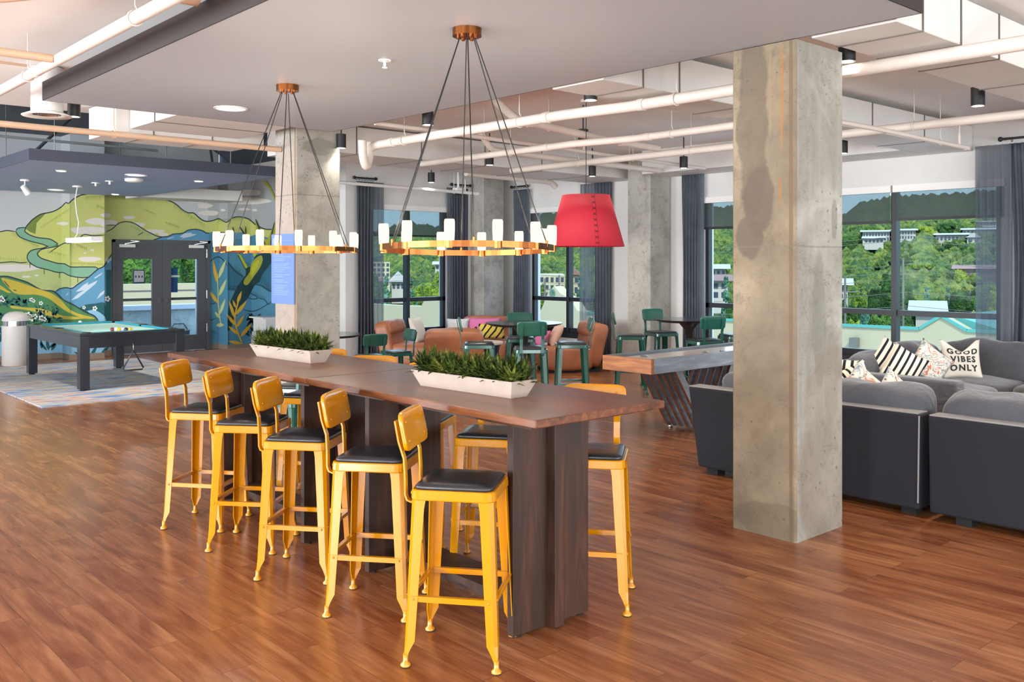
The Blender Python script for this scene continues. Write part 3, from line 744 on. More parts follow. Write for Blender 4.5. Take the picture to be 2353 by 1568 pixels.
# hills above and beside the door
paint(B_([(715, 350), (780, 345), (850, 322), (910, 335), (980, 380), (1100, 425), (1060, 450), (760, 450), (715, 420)]), 'hill2'); stroke(B_([(715, 392), (760, 370), (800, 335), (850, 322), (910, 335), (980, 380), (1060, 420), (1100, 425)]), 1.5); stroke(B_([(715, 347), (785, 345)]), 1.5)
hatch(300, 518, 345, 540, 16, -1, 6); stroke(B_([(930, 415), (970, 395)]), 1.3)
bl = D_([(560, 180), (620, 155), (700, 130), (760, 125), (830, 95), (940, 85), (1000, 50), (1080, 38), (1140, 45), (1190, 60), (1230, 85), (1340, 75), (1480, 80)])
paint(smooth(bl) + [(560, 534), (560, 600), (347, 600)], 'blue'); stroke(bl, 1.6)
for q in (((750, 150), (840, 125), (830, 137), (760, 158)), ((900, 130), (960, 85), (1055, 75), (1040, 90), (1110, 98), (1040, 125), (960, 140), (920, 155), (945, 133)), ((1070, 182), (1110, 168), (1090, 184))): paint(D_(q), 'snow')
b2 = A([(450, 895), (490, 870), (540, 860), (590, 865), (640, 830), (730, 770), (800, 710), (855, 680), (920, 578), (960, 560)])
paint(smooth(b2) + A([(960, 1200), (700, 1200), (560, 1010)]), 'blue'); stroke(b2, 1.8)
for q in (((580, 965), (640, 910), (690, 880), (620, 895), (680, 840), (725, 815), (715, 840), (800, 800), (780, 830), (690, 905), (640, 945)), ((790, 955), (820, 905), (858, 880), (850, 910)), ((770, 780), (840, 735), (830, 752), (780, 785)), ((535, 930), (560, 895), (555, 915)), ((875, 640), (920, 600), (920, 625), (880, 665))): paint(A(q), 'snow')
paint(A([(868, 715), (920, 712), (920, 1200), (868, 1200)]), 'teal')
paint(smooth(A([(655, 1025), (700, 1000), (780, 990), (860, 990), (862, 1140), (700, 1100)])), 'teal')
paint(smooth(A([(710, 1050), (780, 1045), (860, 1100), (862, 1160), (790, 1120), (750, 1080)])), 'light')
# green and gold slope
paint([(-60, 860), (-60, 636)] + smooth(A([(0, 768), (60, 768), (140, 790), (230, 820), (340, 880), (440, 890), (520, 960), (600, 1000), (700, 1060), (770, 1095), (805, 1130)])) + A([(805, 1190), (0, 1190)]), 'green')
stroke(A([(-80, 765), (0, 768), (60, 768), (140, 790), (230, 820), (340, 880), (440, 890), (520, 960), (600, 1000), (700, 1060), (770, 1090), (805, 1130)]), 2.0)
paint(smooth(A([(10, 783), (60, 788), (180, 822), (300, 865), (420, 905), (500, 962), (560, 1030), (640, 1072), (780, 1110), (690, 1112), (560, 1062), (480, 1010), (400, 950), (300, 918), (200, 918), (120, 905), (60, 850)]), 3, True), 'gold')
paint(smooth(A([(-60, 820), (0, 840), (60, 880), (90, 900), (60, 900), (0, 872), (-60, 850)]), 3, True), 'gold')
paint(smooth(A([(90, 1008), (200, 1022), (330, 1030), (420, 1058), (520, 1090), (640, 1100), (700, 1112), (560, 1120), (430, 1100), (300, 1062), (200, 1040), (100, 1030)]), 3, True), 'gold')
stroke(A([(30, 800), (80, 860)]), 1.6); stroke(A([(110, 878), (135, 886)]), 1.6)
layer[0] += 1; rr = random.Random(3)
for k in range(46): leafp(rr.uniform(-10, 66), rr.uniform(688, 700) + k * .1, rr.uniform(6, 13), rr.uniform(-60, 200), 1.9, 'leaf')
for k in range(34): leafp(rr.uniform(80, 135), rr.uniform(695, 712) + k * .3, rr.uniform(5, 9), rr.uniform(200, 340), 1.4, 'leaf')
for k in range(70): leafp(rr.uniform(-10, 140), rr.uniform(722, 745), rr.uniform(7, 15), rr.uniform(-30, 200), 2.2, 'leaf')
paint([(-60, 752), (140, 745), (225, 742), (300, 748), (300, 860), (-60, 860)], 'light')
layer[0] += 1
for cx, cy, l, a, w in ((96, 802, 22, 95, 3.5), (112, 806, 30, 100, 4), (118, 806, 26, 60, 4), (112, 800, 28, 35, 3), (108, 806, 26, 130, 3), (205, 826, 40, 60, 4), (210, 822, 34, 20, 4), (200, 826, 36, 150, 4), (232, 815, 26, 45, 4), (8, 770, 26, 120, 5), (-4, 790, 28, 70, 5), (215, 800, 26, 130, 4), (224, 830, 22, 10, 3.5)): leafp(cx, cy, l, a, w, 'teal')
layer[0] += 1
for cx, cy, r in ((3, 684, 3), (-1, 690, 3), (7, 690, 3), (72, 689, 3), (77, 692, 2.6), (94, 697, 3), (64, 725, 5), (72, 731, 5), (80, 728, 4), (95, 731, 4), (102, 734, 3.4), (193, 707, 2.5), (218, 709, 3.4), (247, 687, 4)):
    for j in range(5): blob(cx + 1.1 * r * math.cos(j * 1.257), cy + 1.1 * r * math.sin(j * 1.257), r * .62, r * .62, 'white', 8, 0, False)
# right of the door: rock, tree, gold leaves
paint(E_([(0, 505), (60, 500), (175, 560), (250, 560), (330, 545), (400, 520), (480, 540), (545, 560), (760, 560), (760, 1490), (0, 1490)]), 'rock')
paint([(700, 540), (805, 520), (805, 840), (700, 840)], 'rock')
paint(smooth(E_([(160, 740), (210, 800), (300, 880), (310, 1000), (160, 1000)])), 'rockd'); stroke(E_([(165, 755), (210, 820), (260, 860), (300, 885)]), 1.6)
paint(smooth(E_([(450, 700), (540, 760), (545, 1010), (440, 960), (390, 950)])), 'rockd'); stroke(E_([(395, 950), (450, 960), (500, 990), (545, 1015)]), 1.6)
for p in (((330, 1060), (380, 1075), (420, 1060), (350, 1020)), ((420, 1065), (480, 1080), (510, 1120), (545, 1080)), ((300, 1165), (380, 1180), (470, 1140), (515, 1105)), ((165, 985), (230, 990)), ((0, 760), (60, 715), (110, 725), (160, 790)), ((0, 1120), (60, 1110)), ((0, 1260), (60, 1240))): stroke(E_(p), 1.4)
for x0, y0, x1, y1, n in ((560, 600, 585, 610, 10), (528, 658, 560, 655, 12), (600, 625, 622, 665, 14), (575, 668, 612, 685, 14), (484, 690, 497, 694, 6), (483, 755, 500, 765, 9), (540, 608, 555, 622, 7)): hatch(x0, y0, x1, y1, n, -9, 11, 'tree', 1.0)
paint(smooth(E_([(160, 1345), (165, 1180), (190, 1080), (250, 960), (300, 890), (318, 830), (250, 705), (265, 680), (340, 800), (380, 760), (400, 700), (470, 680), (560, 640), (565, 720), (460, 860), (440, 920), (390, 960), (340, 1060), (280, 1130), (215, 1260), (190, 1320)]), 2, True), 'tree')
paint(E_([(478, 620), (405, 500), (398, 385), (430, 450), (480, 560), (505, 560), (530, 500), (565, 410), (600, 400), (600, 640), (540, 700)]), 'olive'); stroke(E_([(400, 388), (450, 520), (485, 610)]), 2.2); stroke(E_([(565, 412), (540, 520), (530, 620)]), 2.2)
for p in (((262, 450), (300, 510), (322, 560)), ((315, 450), (318, 520)), ((205, 455), (215, 500))): stroke(E_(p), 2.2)
paint(smooth(E_([(300, 945), (305, 905), (350, 845), (360, 780), (405, 720), (450, 700), (462, 740), (435, 810), (385, 880), (335, 950)]), 3, True), 'olive')
paint(smooth(E_([(350, 850), (380, 780), (420, 740), (430, 760), (400, 830), (360, 870)]), 3, True), 'bright')
paint(E_([(245, 680), (270, 690), (335, 800), (315, 812)]), 'bright'); paint(E_([(375, 680), (415, 680), (400, 705), (385, 710)]), 'bright')
layer[0] += 1
for k in range(26): leafp(480 + rr.uniform(320, 480) / 3.735, 400 + rr.uniform(1230, 1400) / 3.735, rr.uniform(12, 26), rr.choice([55, 75, 110, 130, 20]) + rr.uniform(-10, 10), 2.6, 'tree')
stroke(E_([(290, 1465), (245, 1350), (222, 1250), (238, 1150), (262, 1060)]), 2.4, 'goldleaf')
layer[0] += 1
for x, y, l, a, w in ((243, 1110, 30, 70, 3.8), (222, 1240, 44, 108, 3.6), (230, 1210, 42, 52, 4.2), (228, 1300, 34, 128, 3.6), (236, 1320, 34, 58, 3.8), (255, 1380, 32, 140, 3.6), (270, 1400, 42, 50, 4.4), (285, 1460, 34, 168, 3.8), (230, 1150, 20, 110, 2.6)): leafp(480 + x / 3.735, 400 + y / 3.735, l, a, w, 'goldleaf')
stroke(E_([(110, 1310), (85, 1180), (78, 1000), (75, 850)]), 1.8, 'paleleaf')
layer[0] += 1
for x, y, l, a, w, c in ((70, 940, 58, 100, 3.6, 'goldleaf'), (80, 900, 48, 68, 4, 'paleleaf'), (78, 1110, 38, 125, 4, 'goldleaf'), (85, 1050, 44, 66, 4, 'paleleaf'), (90, 1210, 40, 70, 3.6, 'paleleaf'), (98, 1240, 20, 130, 3.4, 'paleleaf'), (64, 1300, 18, 5, 4.5, 'paleleaf')): leafp(480 + x / 3.735, 400 + y / 3.735, l, a, w, c)
paint(E_([(452, 60), (490, 62), (530, 110), (572, 215), (568, 238), (520, 125)]), 'olive')
paint([(786, 470), (797, 442), (797, 455), (783, 520), (779, 515)], 'olive')
mo = mur.build('mural', [plain('mural paint ' + k2, MC[k2], 0.7) for k2 in mkeys], wall_mural)
mo['label'] = 'painted landscape mural of green hills, winding road, blue mountains and gold leaves'
# ================================================================== CEILING PANELS, DUCTS, PIPES, LIGHTS
b = MB(); b.box(2.265, 2.28, 3.06, 5.04, 8.42, 3.066); b.box(2.26, 2.275, 3.06, 5.045, 8.425, 3.215, 1)
b = MB(); b.box(2.27, 2.285, 3.06, 5.035, 8.415, 3.10)
sp = b.build('ceiling_panel', M['soffit'])
f = MB()
for q in ((2.26, 2.275, 2.27, 8.425), (5.035, 2.275, 5.045, 8.425), (2.27, 2.275, 5.035, 2.285), (2.27, 8.415, 5.035, 8.425)): f.box(q[0], q[1], 3.06, q[2], q[3], 3.215)
f.build('fascia', M['fascia'], sp)
f = MB()
for x in (2.6, 3.65, 4.7):
    for y in (2.9, 5.4, 7.9): f.box(x - .02, y - .02, 3.10, x + .02, y + .02, CEIL)
f.build('hanger', M['duct_seam'], sp)
tag(sp, 'large grey suspended ceiling panel over the long wooden tables', 'ceiling panel')
b = MB(); b.box(2.91, 11.33, 2.85, 5.95, 16.39, 2.90); sb = b.build('ceiling_panel', M['soffit_blue'])
f = MB()
for q in ((2.90, 11.32, 2.91, 16.4), (5.95, 11.32, 5.96, 16.4), (2.91, 11.32, 5.95, 11.33), (2.91, 16.39, 5.95, 16.4)): f.box(q[0], q[1], 2.85, q[2], q[3], 2.98)
f.build('fascia', M['fascia_blue'], sb)
f = MB()
for x in (3.3, 5.5):
    for y in (11.8, 14, 16): f.cyl((x, y, 2.98), (x, y, 3.95), .006, n=6)
f.build('hanger', M['chrome'], sb)
tag(sb, 'blue grey suspended ceiling panel above the pool table', 'ceiling panel')

def duct(label, boxes, seams, group='rectangular white ceiling ducts'):
    b = MB()
    for q in boxes: b.box(*q)
    o = b.build('air_duct', M['duct'], bevel=.004, seg=1)
    for ax, p, (x0, y0, z0, x1, y1, z1) in seams:
        s = MB()
        if ax == 'x': s.box(p - .006, y0 - .008, z0 - .006, p + .006, y1 + .008, z1)
        else: s.box(x0 - .008, p - .006, z0 - .006, x1 + .008, p + .006, z1)
        s.build('duct_flange', M['duct_seam'], o)
    tag(o, label, 'air duct', group); return o
d1 = (5.10, 2.45, 3.06, XW - .005, 2.98, 3.36)
duct('white duct crossing the ceiling right of the stained concrete column', [d1], [('x', x, d1) for x in (5.42, 5.95, 6.55, 7.6, 9.0, 10.4)])
d2 = (5.10, 4.68, 3.06, XW - .005, 5.22, 3.36)
duct('white duct crossing the ceiling left of the stained concrete column', [d2], [('x', x, d2) for x in (5.55, 6.0, 6.9, 8.0, 9.2, 10.4)])
d3 = (3.36, 9.9, 3.06, 5.02, 10.75, 3.40); d3b = (3.5, 8.5, 3.10, 4.7, 9.895, 3.40)
duct('white duct end left of the concrete column with the poster', [d3, d3b], [('x', 3.75, d3), ('x', 4.4, d3), ('y', 9.2, d3b)])
d4 = (5.6, 9.95, 3.06, XW - .005, 10.95, 3.40)
duct('long white duct above the far windows', [d4], [('x', x, d4) for x in (6.3, 7.3, 8.4, 9.5, 10.6)])
b = MB(); b.box(11.0, 5.25, 3.06, XW - .003, 9.29, CEIL - .003); tag(b.build('bulkhead', M['duct']), 'boxed white bulkhead along the top of the window wall', 'bulkhead')
b = MB(); b.box(6.0, 16.45, 2.86, 7.90, 17.18, 3.05); tag(b.build('bulkhead', M['duct']), 'white boxed duct end by the mural, right of the blue grey panel', 'bulkhead')

def hanger_rod(x, y, z, r, top=CEIL):
    h = MB(); h.cyl((x, y, z + r + .03), (x, y, top), .004, n=6)
    h.tube([(x + (r + .006) * math.sin(a), y, z + (r + .006) * math.cos(a) + (.03 if abs(a) < .5 else 0)) for a in [k * 2 * PI / 12 for k in range(13)]], .005, 6)
    return h
def pipe(label, pts, r, mat, hang=(), rings=(), group='painted ceiling pipes', top=CEIL, name='ceiling_pipe'):
    # round the corners
    P_ = [Vector(p) for p in pts]; out = [P_[0]]
    for i in range(1, len(P_) - 1):
        a = (P_[i - 1] - P_[i]).normalized(); c = (P_[i + 1] - P_[i]).normalized(); L = min(r * 2.0, (P_[i - 1] - P_[i]).length / 2.1, (P_[i + 1] - P_[i]).length / 2.1)
        for k in range(5):
            t = k / 4; out.append((P_[i] + a * L) * (1 - t) ** 2 + P_[i] * 2 * t * (1 - t) + (P_[i] + c * L) * t * t)
    out.append(P_[-1])
    b = MB(); b.tube(out, r, 14)
    o = b.build(name, mat)
    for p, q in rings:
        p = Vector(p); q = Vector(q).normalized(); c = MB(); c.tube([p - q * .03, p + q * .03], r * 1.13, 14); c.build('pipe_coupling', mat, o)
    for h in hang: hanger_rod(h[0], h[1], h[2], r, top).build('pipe_hanger', mat, o)
    return tag(o, label, 'pipe', group)
Y_ = (0, 1, 0); X_ = (1, 0, 0)
pipe('thick painted pipe passing behind the stained concrete column', [(5.85, -1, 2.98), (5.80, 5.03, 2.98), (5.56, 5.55, 2.95), (5.50, 8.30, 2.95), (5.50, 8.50, 2.90), (5.50, 8.56, 2.82)], .045, M['pipe'],
     hang=[(5.80, 3.6, 2.98), (5.80, 4.55, 2.98), (5.55, 6.1, 2.95), (5.51, 7.8, 2.95)], rings=[((5.80, 4.9, 2.98), Y_), ((5.55, 5.75, 2.95), Y_), ((5.5, 8.0, 2.95), Y_)])
pipe('painted pipe with a u shaped trap beside the poster column', [(5.50, 8.42, 2.99), (5.50, 8.42, 2.84), (5.43, 8.38, 2.70), (5.36, 8.34, 2.80), (5.34, 8.32, 2.99)], .045, M['pipe'])
pipe('painted pipe along the ceiling nearest the window wall', [(8.68, -1, 2.99), (8.68, 9.7, 2.99)], .042, M['pipe'], hang=[(8.68, y, 2.99) for y in (1.6, 4.0, 6.6, 8.4)], rings=[((8.68, y, 2.99), Y_) for y in (2.9, 5.8)])
pipe('painted pipe running toward the far windows above the red pendant', [(7.32, 4.25, 2.98), (7.32, 6.3, 2.98), (7.05, 6.9, 2.96), (7.05, 9.6, 2.96)], .038, M['pipe'], hang=[(7.32, 5.8, 2.98), (7.05, 7.9, 2.96)], rings=[((7.32, 6.1, 2.98), Y_), ((7.05, 7.3, 2.96), Y_)])
pipe('painted pipe elbow crossing to the right above the far chandelier', [(5.7, 6.72, 3.30), (6.1, 6.74, 3.10), (7.6, 6.95, 3.06), (8.6, 7.02, 3.05)], .04, M['pipe'], hang=[(6.6, 6.81, 3.09)], rings=[((6.3, 6.77, 3.09), X_), ((7.9, 6.97, 3.056), X_)])
pipe('painted pipe crossing above the red pendant toward the pale column', [(7.3, 8.75, 3.3), (7.5, 8.75, 3.10), (8.6, 8.75, 3.08), (10.9, 8.9, 3.08)], .04, M['pipe'], hang=[(9.0, 8.77, 3.08), (10.2, 8.85, 3.08)], rings=[((7.8, 8.75, 3.09), X_), ((9.7, 8.82, 3.08), X_)])
pipe('thin sprinkler pipe crossing the white ceiling from left to right', [(5.1, 7.72, 3.08), (11.0, 8.12, 3.06)], .024, M['pipe'], hang=[(6.6, 7.83, 3.07), (9.3, 8.01, 3.06)])
pipe('thin sprinkler pipe right of the stained column ending near the dark curtain', [(6.1, 4.06, 2.90), (8.0, 4.02, 2.90), (9.80, 3.96, 2.87)], .022, M['pipe'], hang=[(9.2, 3.98, 2.88)], rings=[((9.76, 3.96, 2.87), X_)])
pipe('thin sprinkler pipe crossing in front of the far curtains', [(6.9, 12.0, 2.9), (10.15, 12.2, 2.88)], .026, M['white_metal'], hang=[(9.6, 12.17, 2.885)], rings=[((10.12, 12.2, 2.88), X_)])
pipe('long cream pipe under the white duct at the left', [(-4.9, 9.42, 2.99), (5.0, 9.5, 2.97), (5.02, 9.5, 2.97)], .03, M['pipe_warm'], hang=[(.4, 9.46, 2.985), (3.2, 9.48, 2.975)])
pipe('thick painted pipe running along the left edge of the grey ceiling panel', [(1.94, -1, 3.10), (1.94, 11.0, 3.10)], .038, M['pipe'], hang=[(1.94, 7.6, 3.10), (1.94, 5.4, 3.10)], rings=[((1.94, 7.4, 3.10), Y_), ((1.94, 4.1, 3.10), Y_)])
pipe('warm cream pipe bending toward the grey ceiling panel, nearer of the two', [(-4.9, 6.0, 3.20), (.95, 6.02, 3.20), (1.35, 5.95, 3.24), (2.0, 5.35, 3.33)], .05, M['pipe_warm'], hang=[(.2, 6.01, 3.20)], rings=[((.8, 6.02, 3.20), X_)])
pipe('thick warm cream pipe in the top left corner of the ceiling', [(-4.9, 5.15, 3.24), (2.2, 5.15, 3.24)], .075, M['pipe_warm'], hang=[(1.1, 5.15, 3.24)], rings=[((1.45, 5.15, 3.24), X_)])
pipe('small warm cream pipe with a valve meeting the long left pipe', [(-4.9, 6.80, 3.08), (1.90, 6.85, 3.10)], .028, M['pipe_warm'], hang=[(.6, 6.83, 3.09)], rings=[((1.45, 6.85, 3.10), X_)])
pipe('thin conduit across the ceiling at the left', [(-4.9, 8.6, 3.37), (2.2, 8.6, 3.37)], .012, M['pipe_warm'])
# row of short drain stubs near the far windows
for k in range(5):
    x = 9.2 + k * .42
    pipe('short vertical drain stub above the far windows, %s of five from the left' % ['first', 'second', 'third', 'fourth', 'last'][k], [(x, 10.99 + .12, 3.41), (x, 11.11, 3.12)], .04, M['pipe'], rings=[((x, 11.11, 3.25), (0, 0, 1))], group='drain stubs near the far windows')
pipe('horizontal drain pipe collecting the short stubs near the far windows', [(9.0, 11.11, 3.08), (10.9, 11.2, 3.06), (11.02, 11.2, 2.98)], .05, M['pipe'])

def sprinkler(x, y, z, label, up=True):
    s = MB(); s.cyl((x, y, z), (x, y, z + .10), .014, n=10); s.cyl((x, y, z + .10), (x, y, z + .19), .009, n=8); s.cyl((x, y, z + .19), (x, y, z + .195), .02, n=12)
    o = s.build('sprinkler_head', M['pipe']); return tag(o, label, 'sprinkler', 'upright sprinkler heads')
for x, y, z, w in ((6.5, 4.05, 2.92), (9.6, 3.965, 2.89), (9.85, 12.18, 2.905), (8.3, 7.94, 3.09)) if False else ((6.5, 4.05, 2.92, 'just right of the stained column'), (9.6, 3.965, 2.89, 'near the right curtain rod'), (9.85, 12.18, 2.905, 'in front of the far left window'), (8.3, 7.94, 3.09, 'above the red pendant')): sprinkler(x, y, z, 'cream sprinkler head on a thin ceiling pipe ' + w)
s = MB(); s.cyl((3.52, 5.21, 3.052), (3.52, 5.21, 3.0595), .042, n=24); s.cyl((3.52, 5.21, 3.02), (3.52, 5.21, 3.052), .010, n=10); s.cyl((3.52, 5.21, 3.005), (3.52, 5.21, 3.012), .017, n=12); s.cyl((3.52, 5.21, 3.012), (3.52, 5.21, 3.02), .005, n=8)
tag(s.build('sprinkler_head', M['white_metal']), 'white sprinkler head under the grey ceiling panel between the two chandeliers', 'sprinkler')
s = MB(); s.cyl((3.61, 7.74, 3.054), (3.61, 7.74, 3.0595), .145, n=40); o = s.build('ceiling_speaker', M['white_metal']); s = MB(); s.cyl((3.61, 7.74, 3.051), (3.61, 7.74, 3.054), .125, n=40); s.build('grille', M['dim_glow'], o)  # grille glows dimly though it is no lamp
tag(o, 'round white ceiling speaker in the grey ceiling panel', 'speaker')

# round air diffuser
s = MB(); s.lathe([(.13, .0), (.13, .40)], (2.40, 8.80, 3.01), 32); o = s.build('air_diffuser', M['duct'])
s = MB(); s.lathe([(.115, -.01), (.20, -.025), (.205, -.018), (.13, .012)], (2.40, 8.80, 3.01), 36, caps=False); s.build('diffuser_rim', M['white_metal'], o)
for rr_ in (.10, .07, .04):
    s = MB(); s.lathe([(rr_, -.012), (rr_ - .018, .012)], (2.40, 8.80, 3.01), 28, caps=False); s.build('diffuser_ring', M['chrome'], o)
tag(o, 'round white air diffuser beside the left corner of the grey ceiling panel', 'air diffuser')

def can_light(u, v, zb, label, r=.055, h=.155, lamp=True, power=90):
    p = onZ(u, v, zb); x, y = p.x, p.y
    o = empty('cylinder_light', (x, y, zb))
    s = MB(); s.cyl((0, 0, 0), (0, 0, h), r, n=28); s.cyl((0, 0, h), (0, 0, CEIL - zb), .008, n=8); s.build('lamp_body', M['black'], o)
    s = MB(); s.lathe([(r, -.004), (r - .006, -.004), (r - .006, .0), (r, .0)], (0, 0, 0), 28, caps=False); s.build('trim_ring', M['white_metal'], o)
    s = MB(); s.cyl((0, 0, -.002), (0, 0, -.0005), r * .7, n=20); s.build('lens', M['can_lens'], o)
    tag(o, label, 'ceiling light', 'black cylinder ceiling lights')
    if lamp:
        d = bpy.data.lights.new('lamp_light', 'SPOT'); d.energy = power; d.spot_size = 1.9; d.spot_blend = .8; d.color = (1, .88, .74); d.shadow_soft_size = .04
        l = bpy.data.objects.new('lamp_light', d); COL.objects.link(l); l.parent = o; l.location = (0, 0, -.02)
for u, v, lab in ((1946, 141, 'black cylinder light right of the stained concrete column'), (2247, 243, 'black cylinder light above the right window, free of the pipes'),
                  (1357, 230, 'black cylinder light tucked above the thick pipe elbow'), (991, 419, 'black cylinder light hanging in front of the far left window'),
                  (1125, 379, 'lower black cylinder light between the two chandelier cables'), (1361, 405, 'black cylinder light beside the cable of the red pendant'),
                  (1571, 386, 'black cylinder light left of the curtain behind the stained column'), (170, 268, 'black cylinder light beside the round air diffuser'),
                  (983, 287, 'black cylinder light at the edge of the grey panel'), (1340, 330, 'black cylinder light above the red pendant'), (784, 340, 'black cylinder light just right of the poster column'),
                  (1937, 352, 'black cylinder light above the right window, close to the stained column')): can_light(u, v, 3.0 if v > 300 else 3.03, lab, power={2247: 300, 1937: 160, 784: 30, 170: 130}.get(u, 90))

# fixtures under the blue grey panel
def disc(u, v, r, mat, name, label, cat, drop=.008, group=None):
    p = onZ(u, v, 2.85); s = MB(); s.cyl((p.x, p.y, 2.849 - drop), (p.x, p.y, 2.8495), r, n=28); o = s.build(name, M['white_metal'])
    s = MB(); s.cyl((p.x, p.y, 2.847 - drop), (p.x, p.y, 2.849 - drop), r * .8, n=24); s.build('lens', mat, o)
    tag(o, label, cat, group); return p
for u, v, w in ((141, 392, 'near left'), (457, 416, 'near right'), (265, 446, 'far right')):
    p = disc(u, v, .065, M['downlight'], 'downlight', 'lit round downlight in the blue grey panel, %s of the three' % w, 'downlight', group='downlights of the blue grey panel')
    d = bpy.data.lights.new('lamp_light', 'SPOT'); d.energy = 160; d.spot_size = 2.0; d.spot_blend = .8; d.color = (1, .9, .76); d.shadow_soft_size = .05
    l = bpy.data.objects.new('lamp_light', d); COL.objects.link(l); l.location = (p.x, p.y, 2.82)
disc(130, 436, .13, M['dim_glow'], 'ceiling_speaker', 'flat white ceiling disc at the far left of the blue grey panel', 'speaker')  # both speaker faces get a dim glow, though no lamps
disc(313, 402, .14, M['dim_glow'], 'ceiling_speaker', 'flat white ceiling disc near the front edge of the blue grey panel', 'speaker')
p = onZ(308, 411, 2.85); s = MB(); s.lathe([(.12, -.001), (.12, -.03), (.09, -.045), (.001, -.05)], (p.x, p.y, 2.85), 28); tag(s.build('wireless_access_point', M['white_metal']), 'white disc shaped wireless unit under the blue grey panel', 'wireless unit')
for (u, v), lab in (((220, 420), 'small white sensor under the blue grey panel, left of a pair'), ((252, 416), 'small white sensor under the blue grey panel, right of a pair')):
    p = onZ(u, v, 2.85); s = MB(); s.cyl((p.x, p.y, 2.84), (p.x, p.y, 2.8495), .06, n=20); s.cyl((p.x, p.y, 2.80), (p.x, p.y, 2.84), .015, n=10); tag(s.build('sensor', M['white_metal']), lab, 'sensor', 'small ceiling sensors')
p = onZ(57, 413, 2.85); o = empty('spotlight', (p.x, p.y, 2.8495)); s = MB(); s.cyl((0, 0, -.02), (0, 0, 0), .06, n=20); s.cyl((0, 0, -.10), (0, 0, -.02), .008, n=8); s.build('base', M['white_metal'], o)
s = MB(); s.cyl((-.03, -.01, -.09), (.05, .02, -.19), .035, .045, 18); s.build('lamp_head', M['white_metal'], o); tag(o, 'white adjustable spotlight under the blue grey panel', 'spotlight')
# linear pendant over the pool table
o = empty('linear_pendant', (4.43, 14.4, 2.8495)); s = MB(); s.cyl((0, .3, -.02), (0, .3, 0), .07, n=20); s.build('canopy', M['white_metal'], o)
s = MB(); s.tube([(0, .3, -.02), (-.03, .3, -.2), (-.02, .28, -.38), (.02, .3, -.55), (0, .3, -.72), (-.03, .35, -.79)], .008, 8); s.build('cable', M['white_metal'], o)
s = MB(); s.box(-.09, -.58, -.84, .09, .58, -.775); s.build('housing', M['white_metal'], o, bevel=.01); s = MB(); s.box(-.08, -.57, -.848, .08, .57, -.841); s.build('lens', M['tube'], o)
tag(o, 'white linear pendant lamp over the pool table', 'pendant lamp')
# security camera by the far column
s = MB(); s.box(10.02, 12.60, 2.93, 10.16, 12.74, 3.0); s.sphere((10.09, 12.67, 2.92), .055, 16, 1); s.cyl((10.09, 12.67, 3.0), (10.09, 12.67, CEIL), .02, n=10); tag(s.build('security_camera', [M['white_metal'], M['black']]), 'small white dome camera near the corner column', 'camera')
# exposed struts above the blue grey panel
for a, c, w in (((3.2, 12.5, 3.0), (4.2, 13.6, 3.9), 'rising to the right at the left end'), ((5.2, 12.0, 3.9), (5.9, 13.2, 3.0), 'falling steeply at the right end'), ((4.6, 12.6, 3.9), (6.0, 12.9, 3.2), 'sloping gently at the right'), ((2.6, 12.2, 3.2), (4.6, 12.0, 3.15), 'lying almost level at the left')):
    s = MB(); s.bar(a, c, .03, .03); tag(s.build('ceiling_strut', plain('galvanised strut', '#6d7478', .5, .5)), 'thin metal brace above the blue grey panel, ' + w, 'ceiling strut', 'braces in the dark ceiling void')

